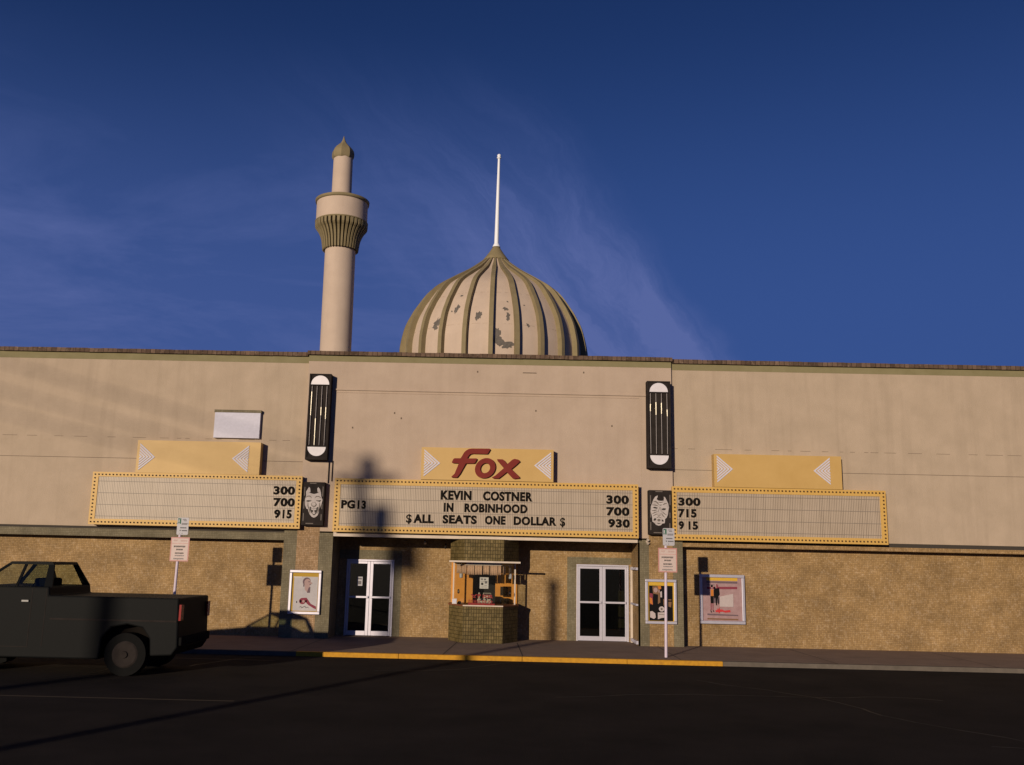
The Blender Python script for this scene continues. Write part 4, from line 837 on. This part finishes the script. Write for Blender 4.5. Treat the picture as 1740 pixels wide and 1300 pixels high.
# ------------------------------------------------------------------ spotlights under the canopy
def spot(x, y, z, label, m, tilt):
    t = thing('spotlight', label, 'spotlight', (x, y, z+.1), 'spotlights under the marquee')
    mb = MB(); mb.tube((x, y, z+.1), (x, y, z+.02), .012); mb.build('stem', MT['cabinet'], t)
    a = Vector((x, y, z)); d = Vector((tilt, -.5, -.8)).normalized()
    mb = MB(); mb.tube(a-d*.03, a+d*.05, .022, .042, 14); mb.build('lamp_head', m, t)
spot(-2.14, .9, 2.715, 'small pale spotlight under the marquee between left doors and booth', MT['strip'], .2)
spot(-1.53, .9, 2.60, 'small black spotlight hanging beside the booth header', MT['cabinet'], -.4)
t = thing('wall_lamp', 'small double floodlight on the olive band right of the main marquee', 'floodlight', (4.19, 0, 2.85))
mb = MB(); mb.tube((4.19, -.002, 2.85), (4.19, -.05, 2.85), .03); mb.build('bracket', MT['strip'], t)
for dz in (.05, -.05):
    mb = MB(); mb.tube((4.19, -.05, 2.85), (4.21, -.12, 2.85+dz), .02, .042, 12); mb.build('lamp_head', MT['strip'], t)

# ------------------------------------------------------------------ street signs
def street_sign():
    t = thing('street_sign', 'parking sign on a white post before the right poster case', 'street sign', (4.16, -3.1, 0), 'parking signs along the kerb')
    mb = MB(); mb.tube((4.155, -3.1, 0), (4.185, -3.1, 3.05), .036, .034, 14); mb.build('post', MT['post_white'], t)
    def rr(x0, x1, z0, z1, r):
        o = []
        for cx, cz, a in ((x1-r, z1-r, 0), (x0+r, z1-r, 90), (x0+r, z0+r, 180), (x1-r, z0+r, 270)):
            o += [(cx+r*math.cos(math.radians(a+k*30)), cz+r*math.sin(math.radians(a+k*30))) for k in range(4)]
        return o
    y = -3.142
    mb = MB(); mb.xz(rr(4.105, 4.395, 2.69, 3.118, .03), y-.004, y, 0)
    mb.xz(rr(4.12, 4.20, 2.96, 3.10, .006), y-.0055, y-.004, 1); mb.box(4.132, 4.162, y-.0065, y-.0055, 3.0, 3.07, 0); mb.box(4.132, 4.172, y-.0065, y-.0055, 2.965, 2.985, 0)
    for x0, x1, z in ((4.235, 4.33, 3.075), (4.26, 4.34, 3.04), (4.22, 4.37, 2.975), (4.22, 4.36, 2.95)): mb.box(x0, x1, y-.0055, y-.004, z-.009, z+.009, 3)
    for x0, x1, z in ((4.19, 4.345, 2.865), (4.18, 4.21, 2.80), (4.235, 4.37, 2.795)): 
        x = x0
        while x < x1: mb.box(x, min(x+.017, x1), y-.0055, y-.004, z-.014, z+.014, 2); x += .024
    mb.box(4.24, 4.255, y-.0055, y-.004, 2.72, 2.735, 2)
    mb.build('upper_plate', [MT['plate_white'], MT['green'], MT['ink'], MT['grey_ink']], t)
    mb = MB(); mb.xz(rr(3.985, 4.452, 2.037, 2.632, .012), y-.004, y, 1); mb.box(4.012, 4.425, y-.0055, y-.004, 2.063, 2.60, 0)
    mb.box(4.012, 4.425, y-.0065, y-.0055, 2.472, 2.482, 1)
    for x0, x1, z, h in ((4.07, 4.36, 2.40, .022), (4.135, 4.30, 2.325, .02), (4.11, 4.33, 2.235, .02), (4.11, 4.35, 2.175, .016), (4.085, 4.34, 2.10, .018)):
        x = x0
        while x < x1:
            ww = random.uniform(.012, .022); mb.box(x, min(x+ww, x1), y-.0068, y-.0055, z-h*random.uniform(.6, 1), z+h, 2 if h > .018 else 3); x += ww+.008
    for x0, x1, z in ((4.05, 4.15, 2.55), (4.23, 4.39, 2.545)): mb.box(x0, x1, y-.0068, y-.0055, z-.02, z+.02, 4)
    mb.build('lower_plate', [MT['plate_pink'], MT['plate_red'], MT['ink'], MT['grey_ink'], plain('faded_lettering', (0.50, 0.36, 0.33), .6)], t)
    mb = MB()
    for z in (2.72, 3.08, 2.08, 2.61): mb.tube((4.178, y-.004, z), (4.178, y-.012, z), .009, .007, 8)
    mb.build('bolt', MT['steel'], t)
    return t
s1 = street_sign()
s2 = copy_tree(s1); s2.location = (-8.02, -3.1, 0); s2['label'] = 'parking sign on a white post left of the entrance, beside the pickup truck'

# ------------------------------------------------------------------ pickup truck in the near lane, just left of the photograph; its shadow falls on the pilaster
TK = thing('pickup_truck', 'black pickup truck standing in the street left of the theatre', 'truck', (-8.6, -7.45, -.10))
yA, yB = -8.4, -6.5
zr = -.10
mb = MB()
side = [(-11.75, .35), (-11.8, .9), (-11.7, 1.28), (-11.3, 1.40), (-10.3, 1.50), (-10.15, 1.53), (-8.68, 1.53), (-8.66, 1.37), (-6.14, 1.37), (-6.10, .45), (-6.2, .3), (-6.62, .28), (-6.65, .6), (-6.8, .8), (-7.1, .86), (-7.4, .8), (-7.57, .6), (-7.6, .2), (-9.85, .2), (-9.88, .6), (-10.05, .8), (-10.35, .86), (-10.65, .8), (-10.82, .6), (-10.85, .3)]
mb.xz([(x, z) for x, z in side], yA, yB); mb.build('body', MT['truck_paint'], TK, .03)
ya0, ya1, yr0, yr1 = yA+.12, yB-.02, yA+.42, yB-.38          # belt and roof edges: the cab narrows upwards
X0_ = -.25
def cab_quad(mb, xs_b, xs_t, zb, zt, sun_side, th):
    yb, yt = (ya0, yr0) if sun_side else (ya1, yr1); k = th if sun_side else -th
    def yy(z): return yb+(yt-yb)*(z-1.52)/(1.95-1.52)
    o = len(mb.v)
    p = [(xs_b[0], yy(zb), zb), (xs_b[1], yy(zb), zb), (xs_t[1], yy(zt), zt), (xs_t[0], yy(zt), zt)]
    q = [(x, y+k, z) for x, y, z in p]
    mb._add(p+q, [(0, 1, 2, 3), (7, 6, 5, 4), (0, 4, 5, 1), (1, 5, 6, 2), (2, 6, 7, 3), (3, 7, 4, 0)])
mb = MB(); mb.xz([(-9.5+X0_, 1.945), (-8.57+X0_, 1.945), (-8.61+X0_, 2.0), (-9.42+X0_, 2.0)], yr0-.01, yr1+.01)
for ss in (True, False):
    cab_quad(mb, (-9.98+X0_, -9.90+X0_), (-9.50+X0_, -9.42+X0_), 1.52, 1.95, ss, .04)
    cab_quad(mb, (-8.59+X0_, -8.43+X0_), (-8.68+X0_, -8.57+X0_), 1.52, 1.95, ss, .04)
    cab_quad(mb, (-9.16+X0_, -9.11+X0_), (-9.16+X0_, -9.11+X0_), 1.52, 1.95, ss, .04)
mb.build('cab', MT['truck_paint'], TK)
for ss in (True, False):
    mb = MB(); cab_quad(mb, (-9.90+X0_, -9.16+X0_), (-9.42+X0_, -9.16+X0_), 1.52, 1.95, ss, .005); cab_quad(mb, (-9.11+X0_, -8.59+X0_), (-9.11+X0_, -8.68+X0_), 1.52, 1.95, ss, .005); mb.build('window', MT['truck_glass'], TK)
mb = MB(); mb.box(-9.05+X0_, -8.75+X0_, ya0+.5, ya1-.6, 1.3, 1.68); mb.build('seat', MT['black'], TK, .05)
mb = MB(); mb.box(-7.62, -6.6, yA+.32, yB-.32, .25, .9); mb.build('wheel_well', MT['black'], TK)
mb = MB(); mb.box(-10.87, -9.86, yA+.32, yB-.32, .25, .9); mb.build('wheel_well', MT['black'], TK)
mb = MB()
for x in (-10.02, -9.0, -8.72): mb.box(x, x+.012, yA-.004, yA, .42, 1.5)
mb.box(-10.02, -8.988, yA-.004, yA, .40, .412); mb.box(-8.6, -6.15, yA-.012, yA, .92, .95); mb.build('door_seam', MT['cabinet'], TK)
mb = MB(); mb.box(-9.18, -9.04, yA-.03, yA-.002, 1.24, 1.28); mb.build('door_handle', MT['steel'], TK, .006)
mb = MB(); mb.box(-9.95, -9.75, yA-.18, yA-.05, 1.52, 1.75); mb.box(-9.9, -9.86, yA-.06, yA+.02, 1.55, 1.6); mb.build('wing_mirror', MT['cabinet'], TK, .02)
def wheel(x, y0, y1):
    mb = MB(); mb.tube((x, y0, zr+.40), (x, y1, zr+.40), .40, .40, 28); o = mb.build('wheel', MT['rubber'], TK, .03)
    mb = MB(); yo = y0 if y0 < -7.4 else y1; s = -1 if y0 < -7.4 else 1
    mb.tube((x, yo+s*.002, zr+.40), (x, yo+s*.02, zr+.40), .25, .22, 20); mb.tube((x, yo+s*.02, zr+.40), (x, yo+s*.05, zr+.40), .07, .06, 12); mb.build('rim', MT['cabinet'], o)
for x in (-10.35, -7.1): wheel(x, yA+.02, yA+.3); wheel(x, yB-.3, yB-.02)
mb = MB(); mb.box(-6.12, -6.04, yA+.05, yB-.05, .48, .64); mb.build('rear_bumper', MT['rubber'], TK, .02)
mb = MB(); mb.box(-11.95, -11.78, yA, yB, .5, .7); mb.build('front_bumper', MT['rubber'], TK, .02)
for y in (yA+.0, yB-.2):
    mb = MB(); mb.box(-6.125, -6.085, y+.02, y+.18, .95, 1.25); mb.build('tail_lamp', MT['lamp_red'], TK)

# ------------------------------------------------------------------ street furniture across the road: its shadows reach the facade
PX_, PY_ = -3.76-.45*52, -52.0
UP = thing('utility_pole', 'timber utility pole with transformer behind the road', 'utility pole', (PX_, PY_, -.135))
ZT = 4.94+.183*52
mb = MB(); mb.tube((PX_, PY_, -.135), (PX_, PY_, ZT), .22, .16, 14); mb.build('pole', MT['timber'], UP)
mb = MB(); mb.box(PX_-1.0, PX_+.8, PY_-.2, PY_-.1, ZT-.62, ZT-.34); mb.build('crossarm', MT['timber'], UP)
mb = MB(); mb.tube((PX_+.05, PY_+.15, ZT-.45), (PX_+.05, PY_+.15, ZT+.12), .22, .22, 16); mb.build('transformer', MT['steel'], UP)
mb = MB(); mb.tube((PX_+.58, PY_, ZT-2.05), (PX_+.58, PY_, ZT-1.3), .3, .3, 20); mb.tube((PX_, PY_, ZT-1.7), (PX_+.5, PY_, ZT-1.7), .06); mb.build('transformer', MT['steel'], UP)
mb = MB(); mb.tube((PX_+.42, PY_, ZT-2.85), (PX_+.42, PY_, ZT-2.15), .42, .42, 20); mb.build('transformer', MT['steel'], UP)
mb = MB()
for dz, rise in ((-.1, 3.4), (-.75, 3.2), (-1.15, 2.9)): mb.tube((PX_, PY_, ZT+dz), (PX_-13, PY_-.5, ZT+dz+rise), .028, .028, 8)
mb.build('cable', MT['rubber'], UP)
LX, LY = 1.64-.45*31.5, -30.2
SL = thing('street_lamp', 'grey street lamp post behind the road', 'street lamp', (LX, LY, -.10))
LZ = 1.75+.183*31.5
mb = MB(); mb.tube((LX, LY, -.10), (LX, LY, LZ-.35), .15, .12, 14); mb.build('post', MT['steel'], SL)
mb = MB(); mb.lathe([(.08, LZ-.37), (.16, LZ-.3), (.14, LZ-.1), (.03, LZ)], (LX, LY), 16); mb.build('lamp_head', MT['steel'], SL)
